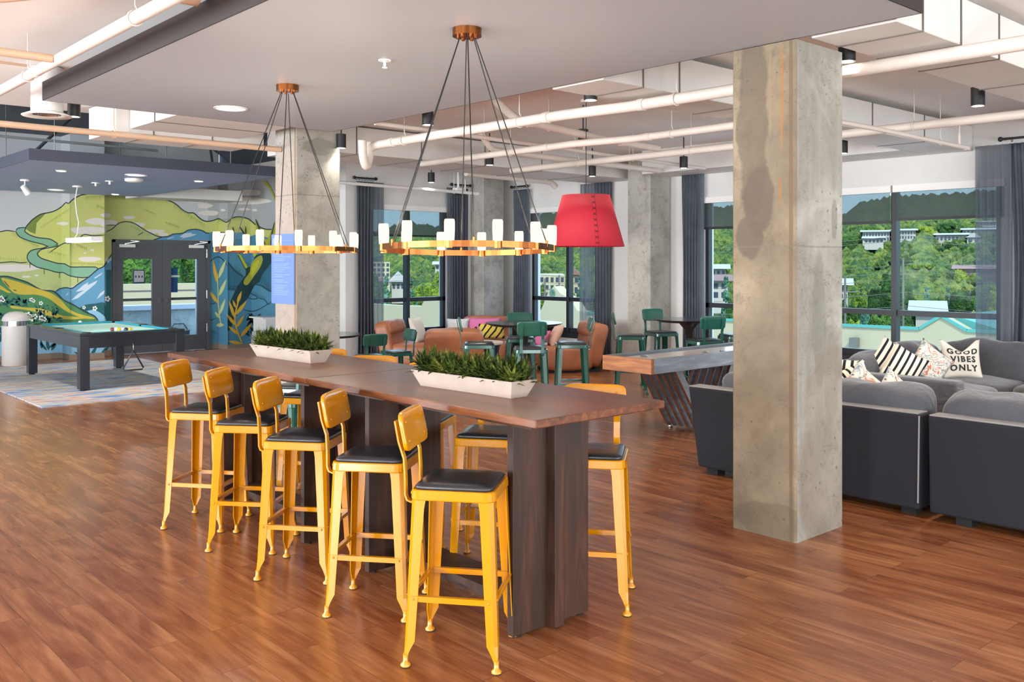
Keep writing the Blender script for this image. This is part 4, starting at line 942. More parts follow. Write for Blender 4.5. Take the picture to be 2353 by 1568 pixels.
# ------------------------------------------------------------------ chandeliers
def chandelier(label, x, y, zr, R_, n=12, tilt=0.0):
    o = empty('chandelier', (x, y, 3.0598)); D00 = zr - 3.0598
    def Dz(c_, s_): return D00 - tilt * (c_ * FW[0] + s_ * FW[1])   # the ring hangs slightly out of level
    s = MB(); s.cyl((0, 0, -.045), (0, 0, 0), .085, n=40); cn = s.build('canopy', M['brass'], o, bevel=.003)
    for k in range(6):
        a = k * PI / 3 + .3; s = MB(); s.cyl((.05 * math.cos(a), .05 * math.sin(a), -.06), (.05 * math.cos(a), .05 * math.sin(a), -.045), .011, n=12); s.build('cable_boss', M['brass'], cn)
    # flat band whose outline swells slightly at every lamp
    def band(th):
        return 1 + .018 * (abs(math.cos(th * n / 2 - (math.radians(-41.85 - 8)) * n / 2)) ** 6)
    N = 144; rings = []
    for k in range(N):
        th = 2 * PI * k / N; r = R_ * band(th); c_, s_ = math.cos(th), math.sin(th)
        rings.append([((r + dx) * c_, (r + dx) * s_, Dz(r * c_, r * s_) + dz) for dx, dz in ((-.012, -.017), (.006, -.017), (.006, .017), (-.012, .017))])
    rings.append(rings[0]); s = MB(); s.loft(rings, 0, False, False); s.build('ring', M['brass'], o)
    for k in range(n):
        th = math.radians(-41.85 - 8 - k * 360 / n); c_, s_ = R_ * math.cos(th), R_ * math.sin(th); D0 = Dz(c_, s_)
        s = MB(); s.lathe([(.022, -.006), (.026, .0), (.0285, .05), (.0285, .10), (.025, .112), (.001, .1125)], (c_, s_, D0 + .018), 20)
        s.build('glass_shade', M['opal'], o)
        d = bpy.data.lights.new('lamp_light', 'POINT'); d.energy = 3.0; d.color = (1, .84, .66); d.shadow_soft_size = .018
        l = bpy.data.objects.new('lamp_light', d); COL.objects.link(l); l.parent = o; l.location = (c_, s_, D0 + .155)
        s = MB(); s.cyl((c_, s_, D0 - .022), (c_, s_, D0 + .016), .024, n=18); s.build('socket', M['brass'], o)
    for k in range(6):
        th = math.radians(-41.85 - 23 - k * 60); a = th; D0 = Dz(R_ * math.cos(th), R_ * math.sin(th))
        s = MB(); s.tube([(.05 * math.cos(a), .05 * math.sin(a), -.055), (R_ * math.cos(th), R_ * math.sin(th), D0 + .02)], .0035, 6); s.build('cable', M['cable'], o)
        s = MB(); s.cyl((R_ * math.cos(th), R_ * math.sin(th), D0 + .0), (R_ * math.cos(th), R_ * math.sin(th), D0 + .035), .008, n=10); s.build('cable_grip', M['brass'], o)
    tag(o, label, 'chandelier', 'brass ring chandeliers'); return o
chandelier('brass ring chandelier over the near table, beside the red pendant', 3.405, 4.194, 1.782, .495, 12, .04)
chandelier('brass ring chandelier over the far table, in front of the poster column', 3.466, 6.447, 1.80, .52, 12, .01)

# red pendant
o = empty('pendant_lamp', (7.12, 6.78, 2.41)); s = MB(); s.lathe([(.245, 0), (.400, -.54)], (0, 0, 0), 64, caps=False); sh = s.build('lamp_shade', M['red'], o)
md = sh.modifiers.new('thick', 'SOLIDIFY'); md.thickness = .006; md.offset = -1
s = MB(); s.lathe([(.245, -.002), (.02, -.004)], (0, 0, 0), 48, caps=False); s.build('shade_top', M['red'], o)
st = MB(); base_a = math.radians(228.2 + 12)
for k in range(9):
    t = (k + .5) / 9; r = .245 + .155 * t + .009; z = -.54 * t
    for sg in (-1, 1):
        pts = []
        for q in (-1, 1):
            tt = t + q * .022; rr2 = .245 + .155 * tt + .0085; aa = base_a + sg * q * .018 / rr2
            pts.append((rr2 * math.cos(aa), rr2 * math.sin(aa), -.54 * tt))
        st.tube(pts, .0022, 5)
st.build('cross_stitching', M['cable'], o)
s = MB(); s.tube([((.2525 + .1545 * t) * math.cos(base_a + .05), (.2525 + .1545 * t) * math.sin(base_a + .05), -.54 * t) for t in (0.0, .5, 1.0)], .0016, 5); s.build('seam', plain('dark red seam', '#8f1f2c', .8), o)
s = MB(); s.tube([(0, 0, 0), (0, 0, CEIL - 2.41)], .004, 6); s.build('cable', M['cable'], o)
s = MB(); s.sphere((0, 0, -.25), .05, 14); s.build('bulb', M['dim_glow'], o)
s = MB(); s.cyl((0, 0, CEIL - 2.41 - .03), (0, 0, CEIL - 2.41), .06, n=20); s.build('canopy', M['white_metal'], o)
tag(o, 'large red felt pendant lamp with cross stitched seam', 'pendant lamp')
# ================================================================== STOOLS
def make_stool(mat, H=.74, foot=.203, name='bar_stool'):
    root = empty(name)
    hs = .182; rc = .045
    def rr(h, r, n=4):
        out = []
        for cx, cy, a0 in ((h - r, h - r, 0), (-h + r, h - r, 90), (-h + r, -h + r, 180), (h - r, -h + r, 270)):
            for k in range(n + 1):
                a = math.radians(a0 + 90 * k / n); out.append((cx + r * math.cos(a), cy + r * math.sin(a)))
        return out
    s = MB(); rings = [[(x, y, z) for x, y in rr(h, r)] for h, r, z in ((hs, rc, H - .042), (hs + .002, rc, H - .038), (hs, rc, H - .004), (hs - .004, rc, H), (hs - .018, rc - .01, H))]
    s.loft(rings, 0, False, True); s.build('seat_frame', mat, root)
    s = MB(); rings = [[(x, y, z) for x, y in rr(h, r)] for h, r, z in ((hs - .016, .035, H + .0005), (hs - .012, .035, H + .010), (hs - .02, .035, H + .019), (hs - .06, .04, H + .026), (hs - .12, .03, H + .030))]
    s.loft(rings, 0, True, True); s.build('seat_cushion', M['seat_black'], root)
    ht = hs - .006
    for sx in (-1, 1):
        for sy in (-1, 1):
            s = MB(); rings = []
            for t, w in ((0, .064), (.06, .058), (.5, .051), (.86, .045), (.915, .026), (.955, .016)):
                z = (H - .035) * (1 - t) + .012 * t; c = ht + (foot - ht) * t
                x, y = sx * c, sy * c; q = .004 if t < .9 else .006; ch = w * .28
                ring = [(x - sx * w, y, z), (x - sx * ch, y, z), (x, y - sy * ch, z), (x, y - sy * w, z), (x - sx * q, y - sy * w, z), (x - sx * q, y - sy * (ch + q), z), (x - sx * (ch + q), y - sy * q, z), (x - sx * w, y - sy * q, z)]
                if sx * sy < 0: ring.reverse()
                rings.append(ring)
            s.loft(rings, 0, False, True); lg = s.build('leg', mat, root)
            fx = sx * (foot - .008); fy = sy * (foot - .008)
            s = MB(); s.lathe([(.011, .055), (.011, .022), (.022, .012), (.022, .004)], (fx, fy, 0), 14); s.lathe([(.0225, .004), (.0225, .0)], (fx, fy, 0), 14, 1); s.build('foot_cap', [mat, M['seat_foot']], lg)
            zs = .285 if H > .6 else .16; t = 1 - (zs - .012) / (H - .047); c = ht + (foot - ht) * t
            s = MB(); s.sphere((sx * (c + .001), sy * (c - .03), zs), .006, 8); s.build('rivet', mat, lg)
    zs = .285 if H > .6 else .16; t = 1 - (zs - .012) / (H - .047); c = ht + (foot - ht) * t - .006
    for a, b2 in (((-c, -c), (c, -c)), ((c, -c), (c, c)), ((c, c), (-c, c)), ((-c, c), (-c, -c))):
        s = MB(); dx, dy = (b2[0] - a[0]), (b2[1] - a[1]); l = math.hypot(dx, dy); k = .012 / l
        s.bar((a[0] + dx * k, a[1] + dy * k, zs), (b2[0] - dx * k, b2[1] - dy * k, zs), .005, .026)
        s.bar((a[0] + dx * k, a[1] + dy * k, zs + .011), (b2[0] - dx * k, b2[1] - dy * k, zs + .011), .020, .004)
        s.build('stretcher', mat, root)
    # bent steel uprights and a curved back panel (the stool faces +Y)
    Z = H - .74
    for sx in (-1, 1):
        s = MB(); x = sx * .118
        pts = [(-.172, .688), (-.188, .676), (-.208, .684), (-.216, .705), (-.217, .78), (-.222, .86), (-.245, .93), (-.262, 1.02)]
        rings = []
        for i, (y, z) in enumerate(pts):
            a = pts[max(0, i - 1)]; c2 = pts[min(len(pts) - 1, i + 1)]; dy, dz = c2[0] - a[0], c2[1] - a[1]; l = math.hypot(dy, dz); ny, nz_ = -dz / l * .0045, dy / l * .0045; w = .017
            rings.append([(x - w, y + ny, z + nz_ + Z), (x + w, y + ny, z + nz_ + Z), (x + w, y - ny, z - nz_ + Z), (x - w, y - ny, z - nz_ + Z)])
        s.loft(rings); s.build('back_upright', mat, root, bevel=.0025)
        s = MB(); s.cyl((x, -.178, .715 + Z), (x, -.192, .715 + Z), .008, n=10); s.build('bolt', M['chrome'] if mat is M['green'] else mat, root)
    s = MB(); s.soft((0, 0, 0), .335, .024, .165, k=7, n=8)
    s.v = [(x, -.238 - .17 * (z + .0825) + (.45 * x * x) * -1 + .012, z + .972 + Z) for x, y0, z in s.v for y in (y0,)] if False else [(x, y - .240 - .2 * z + .014 - .35 * x * x * -1, z + .974 + Z) for x, y, z in s.v]
    bp = s.build('backrest', mat, root, weld=True)
    s = MB()
    for sx in (-1, 1):
        for dz in (-.04, .04): s.sphere((sx * .118, -.226 + .35 * .014 - .2 * dz + .012, .974 + dz + Z), .0055, 8)
    s.build('rivets', mat, bp)
    return root
def place(proto, used, x, y, facing, label, cat, group):
    o = copy_tree(proto) if used[0] else proto; used[0] = True
    o.location = (x, y, 0); o.rotation_euler = (0, 0, math.radians(facing) - PI / 2); tag(o, label, cat, group); return o
ys = make_stool(M['yellow']); used = [False]
GY = 'yellow metal bar stools at the long tables'
Ls = [(2.548, 3.178, -52, 'yellow bar stool nearest the camera, on the left side of the table'),
      (2.585, 3.885, -51, 'yellow bar stool on the left side of the table, second from the camera'),
      (2.577, 4.585, -51, 'yellow bar stool on the left side, third from the camera, beside the table seam'),
      (2.59, 5.24, -49, 'yellow bar stool on the left side, fourth from the camera'),
      (2.572, 5.862, -52, 'yellow bar stool on the left side, farthest from the camera, in front of the rug')]
for x, y, a, l in Ls: place(ys, used, x, y, a, l, 'bar stool', GY)
Rs = [(3.43, 3.235, 218, 'yellow bar stool on the right side, nearest the camera, behind the wooden leg'),
      (3.40, 3.96, 217, 'yellow bar stool on the right side, second from the camera, seen through the table base'),
      (3.42, 4.66, 216, 'yellow bar stool on the right side, third from the camera, hidden behind the near planter'),
      (3.40, 5.30, 217, 'yellow bar stool on the right side, its back showing left of the near planter'),
      (3.42, 5.98, 216, 'yellow bar stool on the right side, its back showing right of the far planter')]
for x, y, a, l in Rs: place(ys, used, x, y, a, l, 'bar stool', GY)
gs = make_stool(M['green']); used = [False]; GG = 'dark green metal bar stools'
for x, y, a, l in ((7.10, 7.62, 52, 'dark green bar stool, back to the camera, at the round table under the red pendant'),
                   (7.02, 8.42, -38, 'dark green bar stool left of the round table, seen from the side'),
                   (7.95, 8.72, -130, 'dark green bar stool behind the round table, near the windows'),
                   (7.86, 7.72, 140, 'dark green bar stool right of the round table, in front of the tan lounge chair'),
                   (9.30, 8.05, -45, 'dark green bar stool left of the right hand round table, by the pale column'),
                   (10.05, 8.15, -110, 'dark green bar stool behind the right hand round table'),
                   (9.42, 6.95, 62, 'dark green bar stool with its back to the camera at the right hand round table'),
                   (10.35, 7.15, 150, 'dark green bar stool beside the stained column at the right hand round table')): place(gs, used, x, y, a, l, 'bar stool', GG)
gc = make_stool(M['green'], .45, .20, 'dining_chair'); used = [False]
for x, y, a, l in ((6.86, 10.5, 75, 'low dark green chair with its back to the camera, behind the far yellow stools'),
                   (7.45, 10.75, 172, 'low dark green chair turned sideways in front of the left lounge chair'),
                   (4.15, 7.65, 200, 'low dark green chair seen under the long table, nearer of two'),
                   (4.62, 8.45, 215, 'low dark green chair seen under the long table, farther of two')): place(gc, used, x, y, a, l, 'chair', 'low dark green metal chairs')

# ------------------------------------------------------------------ long wooden tables
def long_table(y0, y1, label):
    o = empty('bar_table', (3.037, (y0 + y1) / 2, 0)); hy = (y1 - y0) / 2
    s = MB(); s.box(-.419, -hy, 1.015, .419, hy, 1.051); s.build('tabletop', M['table_wood'], o, bevel=.004)
    s = MB(); s.box(-.33, -hy + .12, .985, .33, hy - .12, 1.0145); s.build('apron', M['table_leg'], o)
    for sg in (-1, 1):
        yc = sg * (hy - .35); L = empty('pedestal', (0, yc, 0)); L.parent = o
        s = MB(); s.box(-.245, -.02, .012, -.03, .02, .985); s.box(.03, -.02, .012, .245, .02, .985); s.build('side_panel', M['table_leg'], L, bevel=.002)
        s = MB(); s.box(-.03, -.07, .012, .03, .07, .985); s.build('centre_panel', M['table_leg'], L, bevel=.002)
        for x in (-.2, .2):
            s = MB(); s.cyl((x, 0, 0), (x, 0, .012), .015, n=12); s.build('glide', M['seat_foot'], L)
    s = MB(); s.box(-.11, -hy + .43, .085, .11, hy - .43, .12); s.box(-.02, -hy + .43, .02, .02, hy - .43, .085); s.build('stretcher', M['table_leg'], o)
    tag(o, label, 'table', 'long bar height wooden tables'); return o
long_table(2.78, 4.655, 'long dark wooden bar table nearest the camera')
long_table(4.66, 6.65, 'long dark wooden bar table farther from the camera, its end near the rug')

# ------------------------------------------------------------------ planters
def planter(x, y, rz, label, seed):
    o = empty('planter_box', (x, y, 1.0515), rz); rnd = random.Random(seed)
    s = MB(); a = [(-.055, -.335), (.055, -.335), (.055, .335), (-.055, .335)]; c = [(-.09, -.375), (.09, -.375), (.09, .375), (-.09, .375)]
    i_ = [(-.078, -.363), (.078, -.363), (.078, .363), (-.078, .363)]; k = [(-.05, -.33), (.05, -.33), (.05, .33), (-.05, .33)]
    s.loft([[(p[0], p[1], 0) for p in a], [(p[0], p[1], .085) for p in c], [(p[0], p[1], .085) for p in i_], [(p[0], p[1], .06) for p in i_]], 0, False, True)
    s.build('trough', M['planter'], o)
    for r in range(2):
        for q in range(9):
            cx = (-.035 if r == 0 else .035) + rnd.uniform(-.01, .01); cy = -.33 + .0825 * q + rnd.uniform(-.012, .012)
            s = MB(); n = 54
            for j in range(n):
                az = rnd.uniform(0, 2 * PI); el = math.radians(rnd.uniform(8, 88)); L = rnd.uniform(.08, .135) * (1 if el > .5 else .9); w = rnd.uniform(.008, .0135)
                d = Vector((math.cos(az) * math.cos(el), math.sin(az) * math.cos(el), math.sin(el))); side = Vector((-math.sin(az), math.cos(az), 0)); z0 = rnd.uniform(.065, .10)
                b0 = Vector((cx, cy, z0)); nrm = d.cross(side).normalized(); droop = Vector((0, 0, -1)) * L * .25 * math.cos(el); fs = []
                pts = [(0, .45), (.35, 1.0), (.7, .7), (1, .03)]; vs = []
                for t, ww in pts:
                    c0 = b0 + d * (L * t) + droop * t * t; vs += [c0 - side * w * ww, c0 + nrm * w * .35 * ww, c0 + side * w * ww]
                for t in range(3): fs += [(3 * t, 3 * t + 1, 3 * t + 4, 3 * t + 3), (3 * t + 1, 3 * t + 2, 3 * t + 5, 3 * t + 4)]
                s.add(vs, fs)
            s.build('plant', M['leafA'], o)
    tag(o, label, 'planter', 'planters of spiky green plants'); return o
planter(2.985, 3.64, math.radians(3.5), 'whitewashed planter box of spiky green plants on the near table', 1)
planter(3.055, 5.65, math.radians(3.5), 'whitewashed planter box of spiky green plants on the far table', 2)

# ------------------------------------------------------------------ round pedestal tables
def round_table(x, y, top, r, label, cat='table'):
    o = empty('round_table', (x, y, 0)); s = MB(); s.lathe([(r - .07, top - .035), (r, top - .008), (r, top)], (0, 0, 0), 48); s.build('tabletop', M['table_black'], o)
    s = MB(); s.lathe([(.20, .008), (.19, .018), (.05, .05), (.036, .2), (.036, top - .3), (.06, top - .14), (.15, top - .035)], (0, 0, 0), 28); s.build('pedestal', M['table_black'], o)
    s = MB(); s.lathe([(.26, 0), (.26, .008), (.2, .016)], (0, 0, 0), 32); s.build('base', M['table_black'], o)
    tag(o, label, 'table', 'round black pedestal tables')
round_table(7.50, 8.16, .985, .46, 'tall round black table between green stools, under the red pendant')
round_table(9.80, 7.48, .965, .46, 'tall round black table beside the stained column, in front of the pale column')
round_table(6.35, 10.72, .76, .45, 'low round black table half hidden behind the poster column')
# ================================================================== LOUNGE CHAIRS (faces +Y, .84 wide)
def lounge_chair(x, y, facing, label):
    o = empty('lounge_chair', (x, y, 0), math.radians(facing) - PI / 2)
    s = MB()
    for sx in (-1, 1): s.soft((sx * .205, .12, .215), .425, .80, .36, k=6, n=9, nz=.012, nf=5, seed=sx * 3, puff=.12)
    s.build('seat', M['leather'], o, weld=True)
    s = MB(); s.soft((0, -.34, .42), .84, .26, .68, k=7, n=12, mat=Rx(math.radians(14)), nz=.012, nf=4, seed=7)
    s.build('backrest', M['leather'], o, weld=True)
    s = MB(); s.soft((0, -.325, .64), .80, .25, .24, k=4, n=10, mat=Rx(math.radians(16)), nz=.01, nf=5, seed=2); s.build('head_pad', M['leather'], o, weld=True)
    s = MB(); s.box(-.36, -.38, .0, .36, .44, .045); s.build('plinth', M['seat_foot'], o)
    tag(o, label, 'lounge chair', 'tan leather armless lounge chairs'); return o
lounge_chair(10.50, 10.35, 150, 'tan leather lounge chair at the right, side on, in front of a dark curtain')
lounge_chair(8.40, 10.65, 52, 'tan leather lounge chair seen from behind in the middle')
lounge_chair(8.95, 12.45, -52, 'tan leather lounge chair at the left, below the far left window')
lounge_chair(10.35, 12.25, 226, 'tan leather lounge chair in the corner, facing the room, holding patterned cushions')

def cushion(x, y, z, w, h, t, rot, mats, label, notch=0.0, name='cushion', n=14, mback=None):
    s = MB(); s.pillow(w, h, t, n, 0, notch, None if mback is None else 1)
    o = s.build(name, mats, None, (x, y, z), rot, weld=True); tag(o, label, 'cushion'); return o, s
R_ = math.radians
cushion(10.16, 12.08, .62, .62, .30, .15, (R_(80), 0, R_(-42)), [M['pinkcloth']], 'long pink cushion on the corner lounge chair')
cushion(9.80, 12.32, .62, .40, .28, .15, (R_(80), 0, R_(-42)), [M['paleblue']], 'pale grey cushion on the corner lounge chair, left of the pink one')
cushion(10.16, 11.86, .55, .46, .26, .13, (R_(78), 0, R_(-40)), [M['yellowcloth']], 'mustard and black cushion in front of the pink one on the corner lounge chair')
cushion(8.98, 12.33, .60, .46, .44, .16, (R_(72), 0, R_(30)), [M['cream']], 'cream cushion on the left lounge chair')
cushion(10.28, 10.45, .56, .44, .40, .15, (R_(62), R_(4), R_(-125)), [M['blushcloth']], 'blush cushion on the right lounge chair')
cushion(10.10, 10.58, .52, .38, .32, .13, (R_(50), 0, R_(-118)), [M['pinkcloth']], 'small pink cushion lying before the blush one on the right lounge chair')
o = empty('drum_table', (9.35, 11.15, 0)); s = MB(); s.lathe([(.20, 0), (.24, .05), (.28, .38), (.31, .43)], (0, 0, 0), 36); s.build('body', M['drum_blue'], o)
s = MB(); s.lathe([(.33, .43), (.335, .45), (.33, .465)], (0, 0, 0), 40); s.build('tabletop', M['drum_top'], o); tag(o, 'dark blue drum side table with pale wooden top between lounge chairs', 'side table')
s = MB(); c0 = Vector((9.18, 11.2, .58))
for d in ((1, .2, .9), (-.9, .3, .6), (.3, -.8, -.7), (-.6, -.2, -.9), (.6, .5, -.8)):
    d = Vector(d).normalized(); s.cyl(c0, c0 + d * .14, .006, n=6); s.sphere(c0 + d * .15, .022, 10)
tag(s.build('sculpture', M['black']), 'small black ball and rod sculpture on the drum table', 'ornament')

# ================================================================== SHUFFLEBOARD TABLE
o = empty('shuffleboard_table', (6.70, 5.55, 0)); L = 3.22; Wd = .61; zt = .80; zb = .66
for xx in (0, L - .045): s = MB(); s.box(xx, 0, zb, xx + .045, Wd, zt); s.build('end_panel', M['oak'], o, bevel=.003)
for yy in (0, Wd - .045): s = MB(); s.box(.0455, yy, zb, L - .0455, yy + .045, zt); s.build('side_rail', M['greywood'], o, bevel=.003)
s = MB(); s.box(.0455, .0455, zb, L - .0455, Wd - .0455, zb + .02); s.build('gutter', M['greywood'], o)
s = MB(); s.box(.10, .10, zb + .021, L - .10, Wd - .10, zt - .022); s.build('playfield', M['playfield'], o, bevel=.004)
for base_x in (.45, 2.35):
    for k in range(6):
        y = .075 + k * .088
        for x0, x1 in ((base_x, base_x + .47), (base_x + 1.02 - (base_x > 1) * .25, base_x + .60)):
            s = MB(); s.prism([(x0, zb - .001), (x0 + .10, zb - .001), (x1 + .06, .03), (x1 - .02, .03)] if x1 > x0 else [(x0 - .10, zb - .001), (x0, zb - .001), (x1 + .08, .03), (x1 + .0, .03)], y, y + .032, 'xz')
            s.mi[0] = s.mi[1] = 1; s.build('leg_slat', [M['slat_wood'], M['greywood']], o)
    for y in (.09, .53):
        s = MB(); s.lathe([(.025, 0), (.03, .01), (.012, .03)], (base_x + .5, y, 0), 14); s.build('glide', M['chrome'], o)
tag(o, 'shuffleboard table with grey sides, orange oak end and slanted slat legs', 'shuffleboard table')
for k, (x, y, w) in enumerate(((7.03, 5.92, 'at the oak end, right of a close pair'), (7.75, 5.72, 'halfway along, left of two'), (8.0, 5.68, 'beside the stained column, rightmost of all'), (6.98, 5.86, 'at the oak end, left of a close pair'))):
    s = MB(); s.lathe([(.028, 0), (.03, .006), (.03, .014), (.022, .02)], (x, y, zt - .0215), 20); s.lathe([(.0305, .008), (.0305, .012)], (x, y, zt - .0215), 20, 1, caps=False)
    tag(s.build('shuffleboard_puck', [M['chrome'], M['black']]), 'small metal puck on the shuffleboard table ' + w, 'puck', 'pucks on the shuffleboard table')

# ================================================================== POOL TABLE, RUG
s = MB(); s.box(3.15, 11.75, .0005, 6.05, 16.7, .012); tag(s.build('rug', M['rug']), 'blue, cream and rust streaked rug under the pool table', 'rug')
o = empty('pool_table', (4.60, 14.10, .0125)); hx, hy, zt = .70, 1.265, .757
s = MB()
for a in ((-hx, -hy, -hx + .13, hy), (hx - .13, -hy, hx, hy)): s.box(a[0], a[1], zt - .035, a[2], a[3], zt)
for a in ((-hx + .13, -hy, hx - .13, -hy + .13), (-hx + .13, hy - .13, hx - .13, hy)): s.box(a[0], a[1], zt - .035, a[2], a[3], zt)
s.build('top_rail', M['pool_black'], o, bevel=.004)
s = MB()
for a in ((-hx + .01, -hy + .01, -hx + .05, hy - .01), (hx - .05, -hy + .01, hx - .01, hy - .01), (-hx + .05, -hy + .01, hx - .05, -hy + .05), (-hx + .05, hy - .05, hx - .05, hy - .01)): s.box(a[0], a[1], zt - .20, a[2], a[3], zt - .036)
s.build('apron', M['pool_black'], o)
s = MB(); s.box(-hx + .13, -hy + .13, zt - .06, hx - .13, hy - .13, zt - .025); s.build('bed', M['felt'], o)
for (x0, y0, x1, y1) in ((-hx + .13, -hy + .20, -hx + .17, -.06), (-hx + .13, .06, -hx + .17, hy - .20), (hx - .17, -hy + .20, hx - .13, -.06), (hx - .17, .06, hx - .13, hy - .20), (-hx + .20, -hy + .13, hx - .20, -hy + .17), (-hx + .20, hy - .17, hx - .20, hy - .13)):
    s = MB(); s.box(x0, y0, zt - .0245, x1, y1, zt + .002); s.build('cushion_rail', M['felt_rail'], o, bevel=.006)
for sx in (-1, 1):
    for sy in (-1, 0, 1):
        s = MB(); s.lathe([(.055, -.09), (.062, .004), (.052, .006), (.048, -.088)], (sx * (hx - .12 - (sy == 0) * -.015), sy * (hy - .12), zt), 20); s.build('pocket', M['seat_foot'], o)
    for sy in (-1, 1):
        s = MB(); s.box(sx * hx - (.125 if sx > 0 else 0), sy * hy - (.125 if sy > 0 else 0), .02, sx * hx + (.125 if sx < 0 else 0), sy * hy + (.125 if sy < 0 else 0), zt - .036); lg = s.build('leg', M['pool_black'], o, bevel=.004)
        s = MB(); s.cyl((sx * (hx - .06), sy * (hy - .06), 0), (sx * (hx - .06), sy * (hy - .06), .02), .04, n=14); s.build('foot', M['seat_foot'], lg)
tag(o, 'black framed pool table with turquoise felt on the rug', 'pool table')
zf = .757 + .0125 - .025 + .0285
def ball(u, v, col, lab, grp=None):
    p = onZ(u, v, zf); s = MB(); s.sphere((p.x, p.y, zf), .0285, 16); tag(s.build('billiard_ball', plain('ball ' + col, col, .12, coat=.5)), lab, 'ball', grp)
ball(184, 741, '#f4f0e4', 'white cue ball on the turquoise felt')
for u, col, lab in ((258, '#7a2a2a', 'maroon billiard ball, leftmost of the row at the near cushion'), (267, '#e6dccb', 'pale striped billiard ball, second in the row at the near cushion'), (274, '#d49a22', 'yellow billiard ball in the row at the near cushion'),
                    (283, '#b9b6ba', 'pale grey billiard ball in the middle of the row at the near cushion'), (290, '#2a2540', 'dark purple billiard ball in the row at the near cushion'), (299, '#d8a33a', 'amber billiard ball, rightmost of the row at the near cushion')): ball(u, 757.5, col, lab)
s = MB(); tri = [(-.15, 0), (.15, 0), (0, .26)]; cpt = [Vector((4.58 + x, 12.815, .245 + z)) for x, z in ((0, .27), (-.135, .025), (-.12, 0), (.12, 0), (.135, .025), (0, .27))]
s.tube(cpt, .011, 8); tag(s.build('rack_triangle', M['pool_black']), 'black rack triangle hanging from the near side of the pool table', 'rack triangle')
s = MB(); s.tube([(4.58, 12.835, .60), (4.58, 12.815, .585), (4.58, 12.81, .55), (4.58, 12.815, .515)], .004, 6); s.build('hook', M['chrome'], o).matrix_parent_inverse = Matrix.Translation((-4.60, -14.10, -.0125))

# bins, cabinet, sign
o = empty('trash_can', (4.14, 16.95, 0)); s = MB(); s.lathe([(.19, 0), (.205, .01), (.205, .66)], (0, 0, 0), 36); s.build('body', M['bin_white'], o)
s = MB(); s.lathe([(.195, .66), (.195, .74)], (0, 0, 0), 36); s.build('band', M['chrome'], o); s = MB(); s.lathe([(.205, .74), (.20, .79), (.16, .85), (.09, .885), (.001, .895)], (0, 0, 0), 36); s.build('dome_lid', M['bin_white'], o)
tag(o, 'pale cylindrical trash can with a domed lid by the mural', 'trash can')
o = empty('cabinet', (8.10, 15.95, 0)); s = MB(); s.box(-.10, -.25, 0, .32, .25, .67); s.build('body', M['white_metal'], o); s = MB(); s.box(-.17, -.28, .67, .33, .28, .695); s.build('worktop', M['white_metal'], o)
tag(o, 'white cabinet with a thin top, left of the poster column', 'cabinet')
o = empty('storage_bin', (7.75, 15.35, 0)); s = MB(); s.lathe([(.15, 0), (.18, .03), (.19, .30), (.175, .46)], (0, 0, 0), 32); s.build('body', M['bin_grey'], o); s = MB(); s.lathe([(.178, .46), (.17, .475), (.08, .49), (.001, .492)], (0, 0, 0), 32); s.build('lid', M['bin_grey'], o)
tag(o, 'rounded light grey bin behind the far planter', 'bin')
# poster on the column
y0, y1, z0, z1 = 9.18, 9.70, 1.24, 2.02
s = MB(); s.box(5.012, y0, z0, 5.026, y1, z1); o = s.build('poster', M['sign']); rnd = random.Random(5)
s = MB(); x = 5.0115
s.box(x - .0004, y0 + .05, z1 - .075, x, y1 - .09, z1 - .072)
s.lathe([(.001, 0), (.035, 0)], (0, 0, 0), 24, caps=False); k = len(s.v) - 48
for i in range(k, len(s.v)): q = s.v[i]; s.v[i] = (x - .0006, y1 - .06 + q[0], z1 - .08 + q[1] * 1.2)
def word(yy, zz, n, h, w):
    for i in range(n):
        q = rnd.random(); s.box(x - .0004, yy - w, zz, x, yy - w * .25, zz + h * (.55 + .45 * q)); yy -= w * 1.25
word(y1 - .14, z1 - .17, 9, .035, .020)
zz = z1 - .215
while zz > z0 + .07:
    yy = y1 - .06; ln = rnd.uniform(.45, .98) * (y1 - y0 - .12); e = yy - ln
    while yy > e: w = rnd.uniform(.012, .04); s.box(x - .0004, max(e, yy - w), zz, x, yy, zz + .007); yy -= w + .008
    zz -= .021 if rnd.random() > .15 else .038
s.build('print', M['sign_ink'], o); tag(o, 'periwinkle blue poster with lines of small pale print on the concrete column', 'poster')
# outlet
s = MB(); p = onX(1432, 776, XW); s.box(XW - .008, p.y - .035, p.z - .06, XW - .0005, p.y + .035, p.z + .06); s.box(XW - .010, p.y - .012, p.z + .01, XW - .008, p.y + .012, p.z + .035, 1); s.box(XW - .010, p.y - .012, p.z - .035, XW - .008, p.y + .012, p.z - .01, 1)
tag(s.build('power_outlet', [M['frame_white'], M['bin_grey']]), 'white power outlet on the wall left of the pale column', 'outlet')

